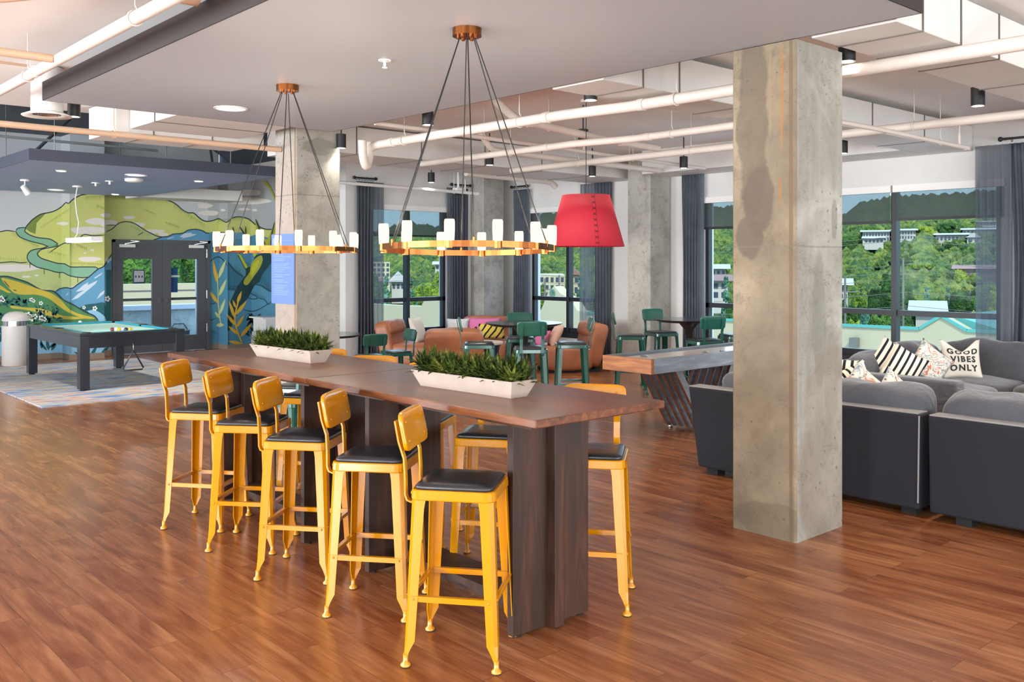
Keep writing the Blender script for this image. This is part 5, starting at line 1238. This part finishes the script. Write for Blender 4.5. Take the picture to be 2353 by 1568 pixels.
# ================================================================== CURTAINS
def curtain(axis, plane, a0, a1, label, sheer=None, folds=7, zt=3.06, rod=None, seed=0):
    o = empty('curtain', (0, 0, 0)); rnd = random.Random(seed)
    def put(a, d, z): return (plane - d, a, z) if axis == 'x' else (a, plane - d, z)
    def cloth(c0, c1, mat, nm, nf, amp, z1):
        s = MB(); ph = rnd.random() * 6
        def fn(u, v):
            w = .55 + .45 * (1 - v) + .1 * math.sin(v * 3 + seed); a = c0 + (c1 - c0) * (u + .006 * math.sin(7 * v + 9 * u + ph)); cc = (c0 + c1) / 2; a = cc + (a - cc) * (1 - .08 * math.sin(PI * v) * (1 if nm == 'drape' else 0))
            d = .085 + amp * math.sin(u * nf * 2 * PI + .5 * math.sin(v * 4 + ph)) * w + .012 * math.sin(u * nf * 4 * PI + ph)
            return put(a, d, .02 + (z1 - .02) * v)
        s.grid(fn, nf * 10, 26); c = s.build(nm, mat, o); m = c.modifiers.new('thick', 'SOLIDIFY'); m.thickness = .002; return c
    cloth(a0, a1, M['curtain'], 'drape', folds, .032, zt)
    if sheer: cloth(sheer[0], sheer[1], M['sheer'], 'sheer_panel', max(3, int(abs(sheer[1] - sheer[0]) * 14)), .022, zt)
    r0, r1 = rod or (a0 - .03, a1 + .05); s = MB(); s.cyl(put(r0, .09, zt + .06), put(r1, .09, zt + .06), .014, n=12)
    for a in (r0, r1): s.sphere(put(a, .09, zt + .06), .03, 12)
    for k in range(7):
        a = r0 + (r1 - r0) * (k + .7) / 7.6; c = Vector(put(a, .09, zt + .045)); dirv = Vector((0, 1, 0)) if axis == 'y' else Vector((1, 0, 0))
        s.tube([c + dirv * (.026 * math.cos(t)) + Vector((0, 0, .026 * math.sin(t))) for t in [q * 2 * PI / 10 for q in range(11)]], .004, 5)
    for a in (r0 + .03, r1 - .03): s.cyl(put(a, .0, zt + .06), put(a, .09, zt + .06), .008, n=8)
    s.build('curtain_rod', M['black'], o); tag(o, label, 'curtain', 'slate grey curtains'); return o
curtain('y', YF, 8.40, 8.74, 'slate grey curtain left of the far left window, sheer beside it', (8.70, 8.95), 5, seed=1, rod=(8.36, 8.78))
curtain('y', YF, 10.44, 10.80, 'slate grey curtain right of the far left window, beside the corner column', (10.30, 10.46), 5, seed=2)
curtain('x', XW, 12.62, 12.95, 'slate grey curtain between the corner column and the second window', (12.50, 12.64), 5, seed=3)
curtain('x', XW, 10.50, 10.88, 'slate grey curtain behind the right lounge chair, right of the second window', (10.88, 11.22), 5, seed=4)
curtain('x', XW, 8.72, 9.02, 'slate grey curtain between the pale column and the window behind the stained column', (8.60, 8.74), 5, seed=5)
curtain('x', XW, 3.30, 4.22, 'slate grey curtain at the right edge of the view beside the grey sofas', (4.20, 4.62), 12, seed=6, rod=(3.25, 4.33), zt=3.10)

# ================================================================== SOFAS
def cush(s_args, name, o, mat='sofa'):
    s = MB(); s.soft(**s_args); return s.build(name, M[mat], o, weld=True)
def sofa_feet(o, pts):
    for x, y in pts:
        s = MB(); s.box(x - .05, y - .05, 0, x + .05, y + .05, .049); s.build('foot', M['seat_foot'], o)
def near_sofa(y0, y1, label, arm=False, cuts=None, seed=0):
    o = empty('sofa', (6.14, 0, 0)); 
    s = MB(); s.prism([(y0, .05), (y1 - (.10 if arm else .01), .05), (y1, .69), (y0 - .01, .69)], 0, .15, 'yz'); s.build('back_frame', M['sofa_dark'], o, bevel=.018, seg=3)
    s = MB(); t = .006; zz = .692
    s.tube([(.01, y0 + .005, zz), (.01, y1 - .01, zz)], t, 8); s.tube([(.14, y0 + .005, zz), (.14, y1 - .01, zz)], t, 8); s.tube([(-.002, y0 + .004, .10), (-.002, y0 - .004, .68)], t, 8)
    s.box(.012, y0 + .006, .688, .138, y1 - .012, .697); s.build('piping', M['piping'], o)
    s = MB(); s.box(.15, y0, .05, .98, y1 - (.08 if arm else .01), .31); s.build('base', M['sofa_dark'], o, bevel=.015)
    n = len(cuts) - 1
    for k in range(n):
        c0, c1 = cuts[k], cuts[k + 1]
        cush(dict(c=(.62, (c0 + c1) / 2, .39), sx=.80, sy=c1 - c0 - .01, sz=.17, k=7, n=10, nz=.012, seed=seed + k, puff=.12), 'seat_cushion', o)
        cush(dict(c=(.285, (c0 + c1) / 2, .635), sx=.30, sy=c1 - c0 + .02, sz=.41, k=4.2, n=14, nz=.035, nf=4.2, seed=seed + 5 + k, mat=Ry(R_(-6))), 'back_cushion', o)
    if arm:
        s = MB(); s.prism([(y1 - .22, .078), (y1 - .10, .078), (y1 + .0, .66), (y1 - .16, .66)], .152, .98, 'yz'); s.build('arm', M['sofa_dark'], o, bevel=.015)
    sofa_feet(o, [(.12, y0 + .10), (.88, y0 + .10), (.08, y1 - .22), (.88, y1 - .22)])
    tag(o, label, 'sofa'); return o
near_sofa(2.80, 4.70, 'charcoal sofa section seen from behind, partly hidden by the stained column', True, [2.82, 3.66, 4.50], 1)
near_sofa(.85, 2.74, 'charcoal sofa section seen from behind at the right edge of the view', False, [.87, 1.80, 2.73], 9)
o = empty('sofa', (0, 0, 0))
s = MB(); s.box(8.60, 3.58, .05, 8.80, 4.98, .62); s.build('arm', M['sofa'], o, bevel=.03, seg=3)
s = MB(); s.box(8.80, 4.80, .05, 10.98, 4.98, .68); s.box(10.80, 1.6, .05, 10.98, 4.80, .68); s.build('back_frame', M['sofa'], o, bevel=.02)
s = MB(); s.box(8.80, 3.66, .05, 10.80, 4.80, .30); s.box(9.86, 1.6, .05, 10.80, 3.66, .30); s.build('base', M['sofa'], o, bevel=.015)
for q in (dict(c=(9.33, 4.2, .38), sx=1.04, sy=1.16, sz=.19, seed=2), dict(c=(10.32, 4.2, .38), sx=.94, sy=1.16, sz=.19, seed=3), dict(c=(10.32, 3.1, .38), sx=.94, sy=1.02, sz=.19, seed=4), dict(c=(10.32, 2.1, .38), sx=.94, sy=.98, sz=.19, seed=5)):
    cush(dict(k=6, n=10, nz=.014, puff=.2, **q), 'seat_cushion', o)
cush(dict(c=(9.22, 4.62, .575), sx=.86, sy=.30, sz=.42, k=3.8, n=14, nz=.04, nf=4, seed=21, mat=Rx(R_(-8))), 'back_cushion', o)
cush(dict(c=(10.05, 4.62, .605), sx=.86, sy=.34, sz=.48, k=3.6, n=14, nz=.045, nf=4, seed=22, mat=Rx(R_(-8)) @ Ry(R_(4))), 'back_cushion', o)
cush(dict(c=(10.62, 4.00, .605), sx=.36, sy=1.05, sz=.50, k=3.8, n=14, nz=.045, nf=4, seed=23, mat=Ry(R_(8))), 'back_cushion', o)
cush(dict(c=(10.62, 2.85, .60), sx=.36, sy=.95, sz=.48, k=3.8, n=14, nz=.045, nf=4, seed=24, mat=Ry(R_(8))), 'back_cushion', o)
sofa_feet(o, [(8.7, 3.7), (8.7, 4.88), (10.88, 4.88), (9.95, 1.7), (10.88, 1.7)])
tag(o, 'charcoal corner sofa facing the room below the right window', 'sofa')
# cushions
cushion(9.04, 4.27, .66, .36, .38, .14, (R_(72), R_(30), R_(-60)), [M['stripe1'], M['sofa_dark']], 'striped cushion on the corner sofa, front one of the two beside its arm', mback=1)
cushion(9.10, 4.44, .71, .36, .38, .13, (R_(76), R_(35), R_(-50)), [M['stripe1'], M['sofa_dark']], 'striped cushion on the corner sofa, tilted behind the front striped one', mback=1)
cushion(9.50, 4.22, .66, .40, .40, .15, (R_(70), R_(38), R_(-48)), [M['floral1']], 'floral cushion on the corner sofa left of the lettered cushion')
gv, gs_ = cushion(10.12, 4.16, .675, .41, .43, .14, (R_(74), 0, R_(-50)), [M['cream']], 'white cushion lettered GOOD VIBES ONLY with a dented top on the corner sofa', notch=.30, n=22)
gv['category'] = 'cushion'
def lettering(parent, s, w, h, lines, notch):
    out = MB()
    for txt, cx, cy, size in lines:
        cu = bpy.data.curves.new('letters', 'FONT'); cu.body = txt; cu.size = size; cu.align_x = 'CENTER'; cu.offset = .0035; cu.resolution_u = 2; cu.space_character = 1.25
        to = bpy.data.objects.new('letters', cu); COL.objects.link(to); bpy.context.view_layer.update()
        me = bpy.data.meshes.new_from_object(to.evaluated_get(bpy.context.evaluated_depsgraph_get()))
        bm = bmesh.new(); bm.from_mesh(me); bmesh.ops.triangulate(bm, faces=bm.faces); bmesh.ops.subdivide_edges(bm, edges=[e for e in bm.edges if e.calc_length() > .02], cuts=2, use_grid_fill=False)
        bmesh.ops.triangulate(bm, faces=bm.faces)
        vs = []
        for v in bm.verts:
            u = (v.co.x + cx) / w + .5; q = (v.co.y + cy) / h + .5; p = s.pos(min(.97, max(.03, u)), min(.97, max(.03, q)), 1); vs.append((p[0], p[1], p[2] + .0035))
        out.add(vs, [tuple(x.index for x in f.verts) for f in bm.faces]); bm.free()
        bpy.data.objects.remove(to); bpy.data.curves.remove(cu); bpy.data.meshes.remove(me)
    return out.build('lettering', M['ink'], parent)
lettering(gv, gs_, .41, .43, [('GOOD', 0, .055, .095), ('VIBES', 0, -.042, .095), ('ONLY', 0, -.142, .095)], .3)
cushion(6.98, 3.93, .70, .50, .50, .17, (R_(74), R_(8), R_(-62)), [M['stripe1']], 'large striped cushion on the near sofa right beside the stained column')
cushion(6.98, 3.72, .66, .42, .42, .15, (R_(70), R_(-20), R_(-35)), [M['stripe1']], 'smaller striped cushion on the near sofa, behind the floral ones')
cushion(6.86, 3.55, .665, .40, .40, .16, (R_(66), R_(40), R_(-50)), [M['floral1']], 'floral cushion on the near sofa, left of two')
cushion(6.86, 3.30, .655, .38, .38, .15, (R_(66), R_(42), R_(-42)), [M['floral1']], 'floral cushion on the near sofa, right of two')
o = empty('coffee_table', (8.35, 2.75, 0)); s = MB(); s.box(-.45, -.45, .36, .45, .45, .41); s.build('tabletop', M['drum_top'], o, bevel=.006)
for sx in (-1, 1):
    for sy in (-1, 1): s = MB(); s.box(sx * .40 - .025, sy * .40 - .025, 0, sx * .40 + .025, sy * .40 + .025, .36); s.build('leg', M['black'], o)
tag(o, 'low coffee table hidden behind the near sofa cushions', 'table')
o = empty('potted_plant', (8.42, 3.0, .4105)); s = MB(); s.lathe([(.09, 0), (.13, .07), (.12, .075)], (0, 0, 0), 20); s.build('pot', M['planter'], o); rnd = random.Random(8)
s = MB()
for k in range(26):
    a = rnd.uniform(0, 2 * PI); r = rnd.uniform(.02, .12); s.tube([(r * .5 * math.cos(a), r * .5 * math.sin(a), .06), (r * math.cos(a), r * math.sin(a), .12), (1.4 * r * math.cos(a + .3), 1.4 * r * math.sin(a + .3), rnd.uniform(.13, .19))], .005, 5); s.sphere((1.4 * r * math.cos(a + .3), 1.4 * r * math.sin(a + .3), .17), .014, 8)
s.build('foliage', M['leafA'], o); tag(o, 'small trailing succulent behind the rightmost near sofa cushion', 'plant')
# ================================================================== OUTSIDE
def ridge_z(az):
    """height of the hill crest (300 m away) against the compass angle measured from +Y toward +X, in degrees"""
    pts = [(0, 10), (20, 8), (33.4, 8.5), (35.8, 11.3), (37.4, 10), (43.3, 14.5), (47, 13.1), (54.3, 16.5), (61.3, 13), (63, 17.5), (66.4, 18.5), (69.4, 19), (75, 19), (90, 17), (110, 12)]
    for (a0, z0), (a1, z1) in zip(pts, pts[1:]):
        if a0 <= az <= a1: t = (az - a0) / (a1 - a0); t = t * t * (3 - 2 * t); return z0 + (z1 - z0) * t
    return 15
def hill_z(d, az):
    s = max(0.0, min(1.0, (d - 70) / 230)) ** 1.15
    return -9 + s * (ridge_z(az) + 9 - 1.5)
def P_az(d, az, z=None):
    a = math.radians(az); return Vector((d * math.sin(a), d * math.cos(a), hill_z(d, az) if z is None else z))
def az_u(u): return math.degrees(YAW + math.atan((u - CX) / F_PX))
def D_u(u, depth): return depth / math.cos(math.atan((u - CX) / F_PX))     # straight-line distance for a given depth
b = MB(); nA, nD = 60, 26
b.grid(lambda u, v: tuple(P_az(13 + (340 - 13) * v ** 1.3 if False else 40 + 300 * v, -20 + 140 * u)), nA, nD)
g = b.build('ground', M['grass']); tag(g, 'green rising ground and hillside outside the windows', 'hillside'); g['kind'] = 'structure'
b = MB(); b.box(12.2, -60, -9.2, 75, 75, -9.02); b.box(-60, 13.6, -9.2, 12.2, 75, -9.02)
g = b.build('ground', plain('pale bounce ground', '#dddcd6', .9, vary=.03, vscale=.2)); tag(g, 'unseen paved ground made pale to bounce light indoors', 'ground'); g['kind'] = 'structure'  # out of view; paled so it throws light up to the ceiling

def crown_mesh(seed, kind):
    rnd = random.Random(seed); bm = bmesh.new(); s = MB()
    if kind == 'conifer':
        for k in range(9):
            z = .12 + k * .1; r = .34 * (1 - k / 9.6); n = 14
            for j in range(n):
                a = 2 * PI * j / n + rnd.random() * .3; rr_ = r * rnd.uniform(.8, 1.12); c = Vector((rr_ * .55 * math.cos(a), rr_ * .55 * math.sin(a), z + .02))
                s.soft(c, rr_ * .95, .09 * (1 + r), .07, k=2.2, n=2, mat=Rz(a) @ Ry(.35), nz=.03, nf=20, seed=j)
        bm.free(); return s
    blobs = [(Vector((0, 0, .62)), .30)] + [(Vector((rnd.uniform(-.24, .24), rnd.uniform(-.24, .24), rnd.uniform(.38, .86))), rnd.uniform(.12, .2)) for _ in range(17)]
    for c, r in blobs:
        bm.clear(); bmesh.ops.create_icosphere(bm, subdivisions=2, radius=r)
        vs = []
        for v in bm.verts:
            d = v.co.normalized(); q = 1 + .34 * mnoise.noise(d * 4.5 + c * 9) + .22 * mnoise.noise(d * 11 + c * 5); vs.append(c + v.co * q)
        s.add(vs, [tuple(x.index for x in f.verts) for f in bm.faces], 0, False)
    bm.free(); return s
protoT = {}
def tree(kind, mat, base, h, w, label, group):
    key = (kind, mat, random.randrange(3))
    if key not in protoT:
        o = empty('tree'); crown_mesh(hash(key[0]) % 7 + key[2] * 11, kind).build('crown', M[mat], o)
        t = MB(); t.cyl((0, 0, 0), (0, 0, .55), .03, .018, 8); t.build('trunk', M['trunk'], o); protoT[key] = o
    else: o = copy_tree(protoT[key])
    o.location = base; o.scale = (w, w, h); o.rotation_euler = (0, 0, random.uniform(0, 6.28)); tag(o, label, 'tree', group)
# (u, v of the top, depth, width in px, kind, material)
TL = [(1944, 735, 62, 70, 'b', 'treeB'), (1985, 668, 78, 80, 'b', 'treeB'), (1958, 700, 66, 60, 'b', 'treeA'), (2022, 662, 74, 60, 'b', 'treeA'), (2060, 640, 70, 90, 'b', 'treeA'), (2105, 690, 72, 70, 'b', 'treeB'),
      (2130, 660, 90, 60, 'c', 'treeC'), (2155, 688, 70, 60, 'b', 'treeA'), (2178, 660, 88, 50, 'c', 'treeC'), (2200, 668, 78, 62, 'b', 'treeA'), (2226, 668, 80, 44, 'c', 'treeC'), (2262, 676, 76, 70, 'b', 'treeA'),
      (2245, 715, 60, 60, 'b', 'treeB'), (2290, 665, 70, 66, 'b', 'treeB'), (2080, 716, 58, 80, 'b', 'treeA'), (2030, 720, 56, 70, 'b', 'treeA'), (1990, 725, 58, 60, 'b', 'treeC'), (2180, 728, 62, 50, 'b', 'treeB'), (2300, 728, 52, 60, 'b', 'treeB'),
      (1668, 636, 66, 62, 'c', 'treeC'), (1690, 690, 60, 50, 'b', 'treeA'), (1636, 730, 62, 40, 'b', 'treeA'), (1650, 600, 110, 50, 'b', 'treeB'),
      (1333, 636, 70, 66, 'c', 'treeC'), (1356, 668, 74, 50, 'b', 'treeA'), (1330, 700, 56, 54, 'b', 'treeB'), (1372, 690, 60, 50, 'b', 'treeA'), (1240, 700, 60, 40, 'b', 'treeA'), (1310, 672, 80, 40, 'b', 'treeB'), (1246, 662, 82, 30, 'b', 'treeB'),
      (888, 636, 74, 62, 'c', 'treeC'), (870, 628, 82, 44, 'b', 'treeA'), (872, 692, 58, 60, 'b', 'treeB'), (944, 640, 74, 66, 'c', 'treeC'), (988, 628, 72, 88, 'b', 'treeB'), (968, 665, 66, 66, 'b', 'treeB'), (960, 696, 60, 60, 'b', 'treeC'), (915, 640, 90, 34, 'b', 'treeB'), (1010, 690, 62, 50, 'b', 'treeA'), (905, 702, 60, 40, 'b', 'treeA'),
      (2070, 596, 150, 60, 'b', 'treeA'), (2110, 604, 140, 60, 'b', 'treeB'), (2150, 600, 140, 54, 'b', 'treeA'), (2236, 622, 125, 60, 'b', 'treeB'), (2205, 618, 125, 34, 'b', 'treeB'), (2275, 620, 126, 30, 'b', 'treeA'),
      (2130, 520, 190, 44, 'b', 'treeB'), (2175, 512, 195, 40, 'b', 'treeA'), (2000, 520, 200, 44, 'b', 'treeB'), (1950, 540, 185, 50, 'b', 'treeA'), (2110, 556, 172, 40, 'b', 'treeA'), (2185, 556, 172, 34, 'b', 'treeA')]
LBL = {}
for wn_, u0, u1 in (('in far left window', 840, 1030), ('in second window', 1200, 1400), ('just left of the stained column', 1600, 1700), ('left of right window mullion', 1900, 2048), ('right of right window mullion', 2048, 2400)):
    for (kd_, mt_), nm_ in {('b', 'treeA'): 'mid green leafy tree', ('b', 'treeB'): 'yellow green leafy tree', ('c', 'treeC'): 'blue green conifer', ('b', 'treeC'): 'blue green leafy tree'}.items():
        for far, w_ in ((0, ''), (1, 'distant ')):
            L_ = sorted([t for t in TL if u0 <= t[0] < u1 and (t[4], t[5]) == (kd_, mt_) and (t[2] > 100) == bool(far)])
            for i_, t_ in enumerate(L_): LBL[t_] = w_ + nm_ + ' ' + wn_ + ('' if len(L_) == 1 else ', ' + ['first', 'second', 'third', 'fourth', 'fifth', 'sixth', 'seventh', 'eighth'][i_] + ' from the left')
NM = {('b', 'treeA'): 'mid green leafy tree seen through the windows', ('b', 'treeB'): 'yellow green leafy tree seen through the windows', ('c', 'treeC'): 'blue green conifer seen through the windows', ('b', 'treeC'): 'blue green leafy tree seen through the windows'}
for t_ in TL:
    u, v, dep, wpx, kd, mt = t_; az = az_u(u); dist = D_u(u, dep); base = P_az(dist, az)
    ztop = EYE + dep * (CY - v) / F_PX
    if ztop - base.z < 2.5: base.z = ztop - 2.5
    w = wpx * dep / F_PX * 1.25
    tree('conifer' if kd == 'c' else 'broad', mt, base, (ztop - base.z) / .98, w, LBL[t_], 'trees below the hillside')
# trees behind the terrace outside the doors
for x, y, h, w in ((9.0, 34, 13, 'left in the left pane'), (11.6, 32, 13.5, 'right in the left pane'), (13.6, 33, 12.5, 'left in the right pane'), (16, 36, 13, 'right in the right pane')): tree('broad', 'treeB' if x < 10 else 'treeA', (x, y, -9), h, 5, 'leafy tree seen through the double door, ' + w, 'trees behind the terrace')
# forest canopy on the hillside: a mass nobody could count
import numpy as np
bm = bmesh.new(); bmesh.ops.create_icosphere(bm, subdivisions=1, radius=1); bv = np.array([v.co[:] for v in bm.verts]); bf = [tuple(x.index for x in f.verts) for f in bm.faces]; bm.free()
rng = np.random.default_rng(4); V = []; Fc = []; nb = 0
shapes = []
for q in range(6):
    sh = bv.copy()
    for i in range(len(sh)): sh[i] *= 1 + .26 * mnoise.noise(Vector(bv[i]) * 2.6 + Vector((q * 7, 0, 0))) + .2 * mnoise.noise(Vector(bv[i]) * 7 + Vector((0, q * 5, 0)))
    shapes.append(sh)
bfn = np.array(bf)
clear = [(az_u(1975), az_u(2105), 152, 212), (az_u(2140), az_u(2305), 152, 222), (az_u(2150), az_u(2300), 95, 132), (az_u(1225), az_u(1330), 90, 125), (az_u(850), az_u(905), 90, 135)]
for k in range(11000):
    az = rng.uniform(24, 76); d = 95 + 225 * rng.random() ** .85
    low = any(a0 < az < a1 and d0 < d < d1 for a0, a1, d0, d1 in clear)
    r = rng.uniform(.6, 1.25) * d / 115 * (.55 if low else 1); p = P_az(d, az); V.append(shapes[k % 6] * np.array([r, r, r * 1.25]) + np.array([p.x, p.y, p.z + r * .5])); Fc.append(bfn + nb); nb += len(bv)
V = np.concatenate(V); Fc = np.concatenate(Fc); me = bpy.data.meshes.new('forest'); me.from_pydata(V.tolist(), [], Fc.tolist()); me.materials.append(M['forest'])
fo = bpy.data.objects.new('forest', me); COL.objects.link(fo); tag(fo, 'dense green forest covering the hillside outside the windows', 'forest', None, 'stuff')

# neighbouring cream building with stepped gables (its long wall faces us)
ys_ = [(-30, -.47)]; prof = [(8, -.47), (12.15, -.45), (12.95, -.02), (13.65, -.47), (20, -.52), (28.5, -.55), (29.1, -.45), (29.55, .05), (30.2, .30), (30.6, .62), (31.0, .30), (31.45, -.50), (33, -.62), (38.5, -.62), (39.3, -.30), (40.6, -.30), (40.9, -.68), (47, -.72), (58, -.8)]
poly = [(-30, -9)] + ys_ + prof + [(58, -9)]
o = empty('neighbour_building', (0, 0, 0)); s = MB(); s.prism(poly, 30, 30.6, 'yz'); s.build('wall', M['bld'], o)
s = MB()
for (a, za), (c, zc) in zip(ys_ + prof, prof + []):
    if c > 28.6: break
    s.bar((29.98, a, za + .03), (29.98, c, zc + .03), .10, .07, up=(1, 0, 0))
s.build('coping', M['teal'], o)
s = MB(); s.prism([(11.0, -.5), (12.9, .02), (13.6, -.5)], 30.6, 36, 'yz'); s.build('gable_roof', M['teal'], o)
s = MB(); e = onX(1269, 674, 29.97)
for k in range(12):
    a = k * PI / 6; s.bar((29.97, e.y + .16 * math.cos(a), e.z + .16 * math.sin(a)), (29.97, e.y + .16 * math.cos(a + .36), e.z + .16 * math.sin(a + .36)), .05, .02, up=(1, 0, 0))
for sg in (-1, 1): s.bar((29.97, e.y - .09, e.z - .09 * sg), (29.97, e.y + .09, e.z + .09 * sg), .03, .02, up=(1, 0, 0)); s.bar((29.97, e.y - .09, e.z - .03 * sg), (29.97, e.y + .03 * sg, e.z + .1), .02, .02, up=(1, 0, 0))
s.build('emblem', M['green'], o)
s = MB(); pf = onX(1965, 795, 29.9); s.box(29.7, pf.y - .12, pf.z - .05, 29.98, pf.y + .12, pf.z + .28); s.build('floodlight', M['pole_grey'], o)
tag(o, 'cream neighbouring building with gabled parapet and teal coping', 'building')

def block(name, u0, u1, v0, v1, dep, mat, label, rows=0, cols=0, roof=None, vb=None, cat='house', grp=None, gable=False, depth=9):
    """a house standing at a real distance; its wide wall faces the valley"""
    c = (u0 + u1) / 2; az = math.radians(az_u(c)); dist = D_u(c, dep); px = dep / F_PX
    w = (u1 - u0) * px * math.cos(math.atan((c - CX) / F_PX)); zt = EYE + (CY - v0) * px; zb = EYE + (CY - (vb or v1)) * px
    o = empty(name, (dist * math.sin(az), dist * math.cos(az), zb - 1.2), -az); h = zt - zb + 1.2
    s = MB(); s.box(-w / 2, 0, 0, w / 2, depth, h); s.build('wall', M[mat], o)
    rh = max(.5, (v1 - v0) * px * .18)
    if roof:
        s = MB()
        if gable: s.prism([(-w / 2 - .3, h), (w / 2 + .3, h), (0, h + rh * 1.8)], -.4, depth + .4, 'xz')
        else: s.prism([(-.6, h), (depth + .6, h), (depth * .5, h + rh)], -w / 2 - .5, w / 2 + .5, 'yz')
        s.build('roof', M[roof], o)
    for r in range(rows):
        for q in range(cols):
            x = -w / 2 + w * (q + .5) / cols; z = h - (h - 1.2) * (r + .6) / (rows + .2); ww = w / cols * .28; hh = (h - 1.2) / (rows + .2) * .30
            s = MB(); s.box(x - ww, -.05, z - hh, x + ww, .02, z + hh); s.build('window', M['win_dark'], o)
    tag(o, label, cat, grp); return o
HG = 'pale houses on the hillside'
block('house', 1982, 2044, 533, 556, 190, 'bld2', 'long pale house on the hillside left of the window mullion', 2, 9, 'roof_pale')
block('house', 2052, 2104, 530, 552, 188, 'bld2', 'long pale house on the hillside just right of the window mullion', 2, 8, 'roof_pale')
block('house', 1986, 2030, 548, 560, 178, 'bld2', 'low pale garages below the left hillside house', 1, 5, 'roof_pale')
block('house', 2222, 2296, 510, 530, 200, 'bld2', 'pale terraced house highest on the hillside near the curtain', 2, 10, 'roof_pale')
block('house', 2212, 2300, 528, 545, 190, 'bld2', 'pale terraced house second highest near the curtain', 2, 10, 'roof_pale')
block('house', 2150, 2222, 540, 556, 184, 'bld2', 'long low pale house above the dark trees', 1, 8, 'roof_pale')
block('house', 2222, 2252, 546, 560, 176, 'bld2', 'small gabled pale house on the hillside', 1, 2, 'roof_pale', gable=True)
block('apartment_block', 2195, 2300, 618, 648, 124, 'brickred', 'low red brick apartment block at the foot of the hill', 2, 12, 'roof_brown', cat='building')
block('shed', 2104, 2160, 714, 730, 62, 'bld2', 'white roofed shed behind the gable', 0, 0, 'roof_pale', cat='building')
block('house', 1930, 1948, 655, 690, 80, 'bld2', 'small pale building beside the stained column', 2, 2, 'roof_pale')
block('house', 1634, 1668, 618, 634, 100, 'bld2', 'white roofed house left of the stained column', 1, 3, 'roof_pale')
block('house', 1636, 1672, 645, 690, 84, 'bld2', 'pale low building behind the conifer left of the stained column', 2, 2, 'roof_brown')
block('hotel', 1216, 1298, 632, 668, 108, 'bld', 'cream hotel with rows of small dark windows, seen in the second window', 3, 7, None, vb=690, cat='building', depth=14)
block('house', 1306, 1330, 632, 668, 112, 'bld', 'cream gabled wing right of the hotel', 2, 2, 'roof_brown', vb=680, gable=True)
block('hotel', 846, 896, 602, 640, 118, 'bld', 'cream hotel with dark windows at the left of the far left window', 4, 5, None, vb=650, cat='building', depth=14)
block('house', 1000, 1030, 608, 622, 150, 'bld2', 'pale house at the right of the far left window', 1, 3, 'roof_pale')
block('house', 900, 930, 648, 668, 86, 'bld2', 'small pale house between the conifer and the window bar', 1, 3, 'roof_pale', gable=True)
block('house', 864, 884, 655, 672, 84, 'bld2', 'grey roofed house left of the conifer', 1, 2, 'roof_brown')
# utility poles and wires
def pole(u, dep, vt, label):
    az = math.radians(az_u(u)); d = D_u(u, dep); x, y = d * math.sin(az), d * math.cos(az); zt = EYE + (CY - vt) * dep / F_PX
    o = empty('utility_pole', (x, y, -9)); s = MB(); s.cyl((0, 0, 0), (0, 0, zt + 9), .10, .06, 10); s.build('pole', M['pole_grey'], o)
    s = MB(); s.bar((-.9, .5, zt + 8), (.9, -.5, zt + 8), .07, .07); s.build('crossarm', M['pole_grey'], o); tag(o, label, 'utility pole', 'utility poles'); return Vector((x, y, zt))
tops = [pole(2075, 56, 592, 'tall utility pole right of the window mullion'), pole(1942, 58, 634, 'thin utility pole beside the stained column'), pole(1349, 60, 615, 'utility pole in the right half of the second window'), pole(1252, 66, 640, 'short utility pole in front of the hotel'), pole(1285, 64, 632, 'utility pole beside the window mullion in front of the hotel')]
for k, (z0, z1) in enumerate(((1.9, 1.3), (1.5, .9), (1.1, .5), (.3, -.2), (-.5, -.8), (3.2, 3.0), (2.9, 2.8))):
    s = MB(); pts = []
    for i in range(25):
        t = i / 24; x = 62 - 34 * t - k * .5; y = 2 + 62 * t; sag = -.6 * (1 - (2 * (t * 3 % 1) - 1) ** 2); pts.append((x, y, z0 + (z1 - z0) * t + sag))
    s.tube(pts, .013, 5); tag(s.build('power_line', M['pole_grey']), 'thin power line across the valley outside, ' + ['highest of the dark ones', 'second highest of the dark ones', 'third highest of the dark ones', 'second lowest', 'lowest of all', 'highest of all', 'second highest of all'][k], 'power line', 'power lines')

# terrace outside the double doors
s = MB(); s.box(2, 17.91, -.25, 12, 21.4, -.02); g = s.build('terrace', M['concrete_out']); tag(g, 'grey terrace slab outside the double doors', 'terrace'); g['kind'] = 'structure'
o = empty('parapet_wall', (0, 0, 0)); s = MB(); s.box(3, 20.6, -.02, 11.9, 20.9, .66); s.build('wall', M['concrete_out'], o); s = MB(); s.box(2.95, 20.52, .66, 11.95, 20.98, .76); s.build('coping', M['bin_grey'], o)
for k in range(6):
    x = 4.2 + k * 1.25; s = MB(); s.box(x - .02, 20.72, .76, x + .02, 20.76, 2.4); s.build('post', M['pole_grey'], o)
s = MB(); s.box(3, 20.72, 2.36, 11.9, 20.76, 2.42); s.box(3, 20.72, 1.05, 11.9, 20.76, 1.09); s.build('rail', M['pole_grey'], o)
tag(o, 'grey concrete parapet with slim posts on the terrace', 'parapet')
s = MB(); s.box(8.05, 18.6, -.02, 8.40, 18.95, 3.2); tag(s.build('terrace_column', M['bin_grey']), 'pale square column on the terrace behind the right door leaf', 'column')
s = MB(); s.box(-2, 24, -9, 13, 24.6, 1.15); tag(s.build('boundary_wall', M['bld']), 'cream wall beyond the terrace seen through the door glass', 'wall')
o = empty('planter_tub', (7.72, 19.0, -.02)); s = MB(); s.lathe([(.18, 0), (.22, .30), (.24, .32)], (0, 0, 0), 20); s.build('tub', M['pole_grey'], o); s = MB(); s.tube([(-.2, 0, .3), (-.1, .0, .45), (.1, 0, .45), (.2, 0, .3)], .012, 8); s.build('handle', M['pole_grey'], o)
tag(o, 'small grey tub on the terrace behind the right door leaf', 'tub')
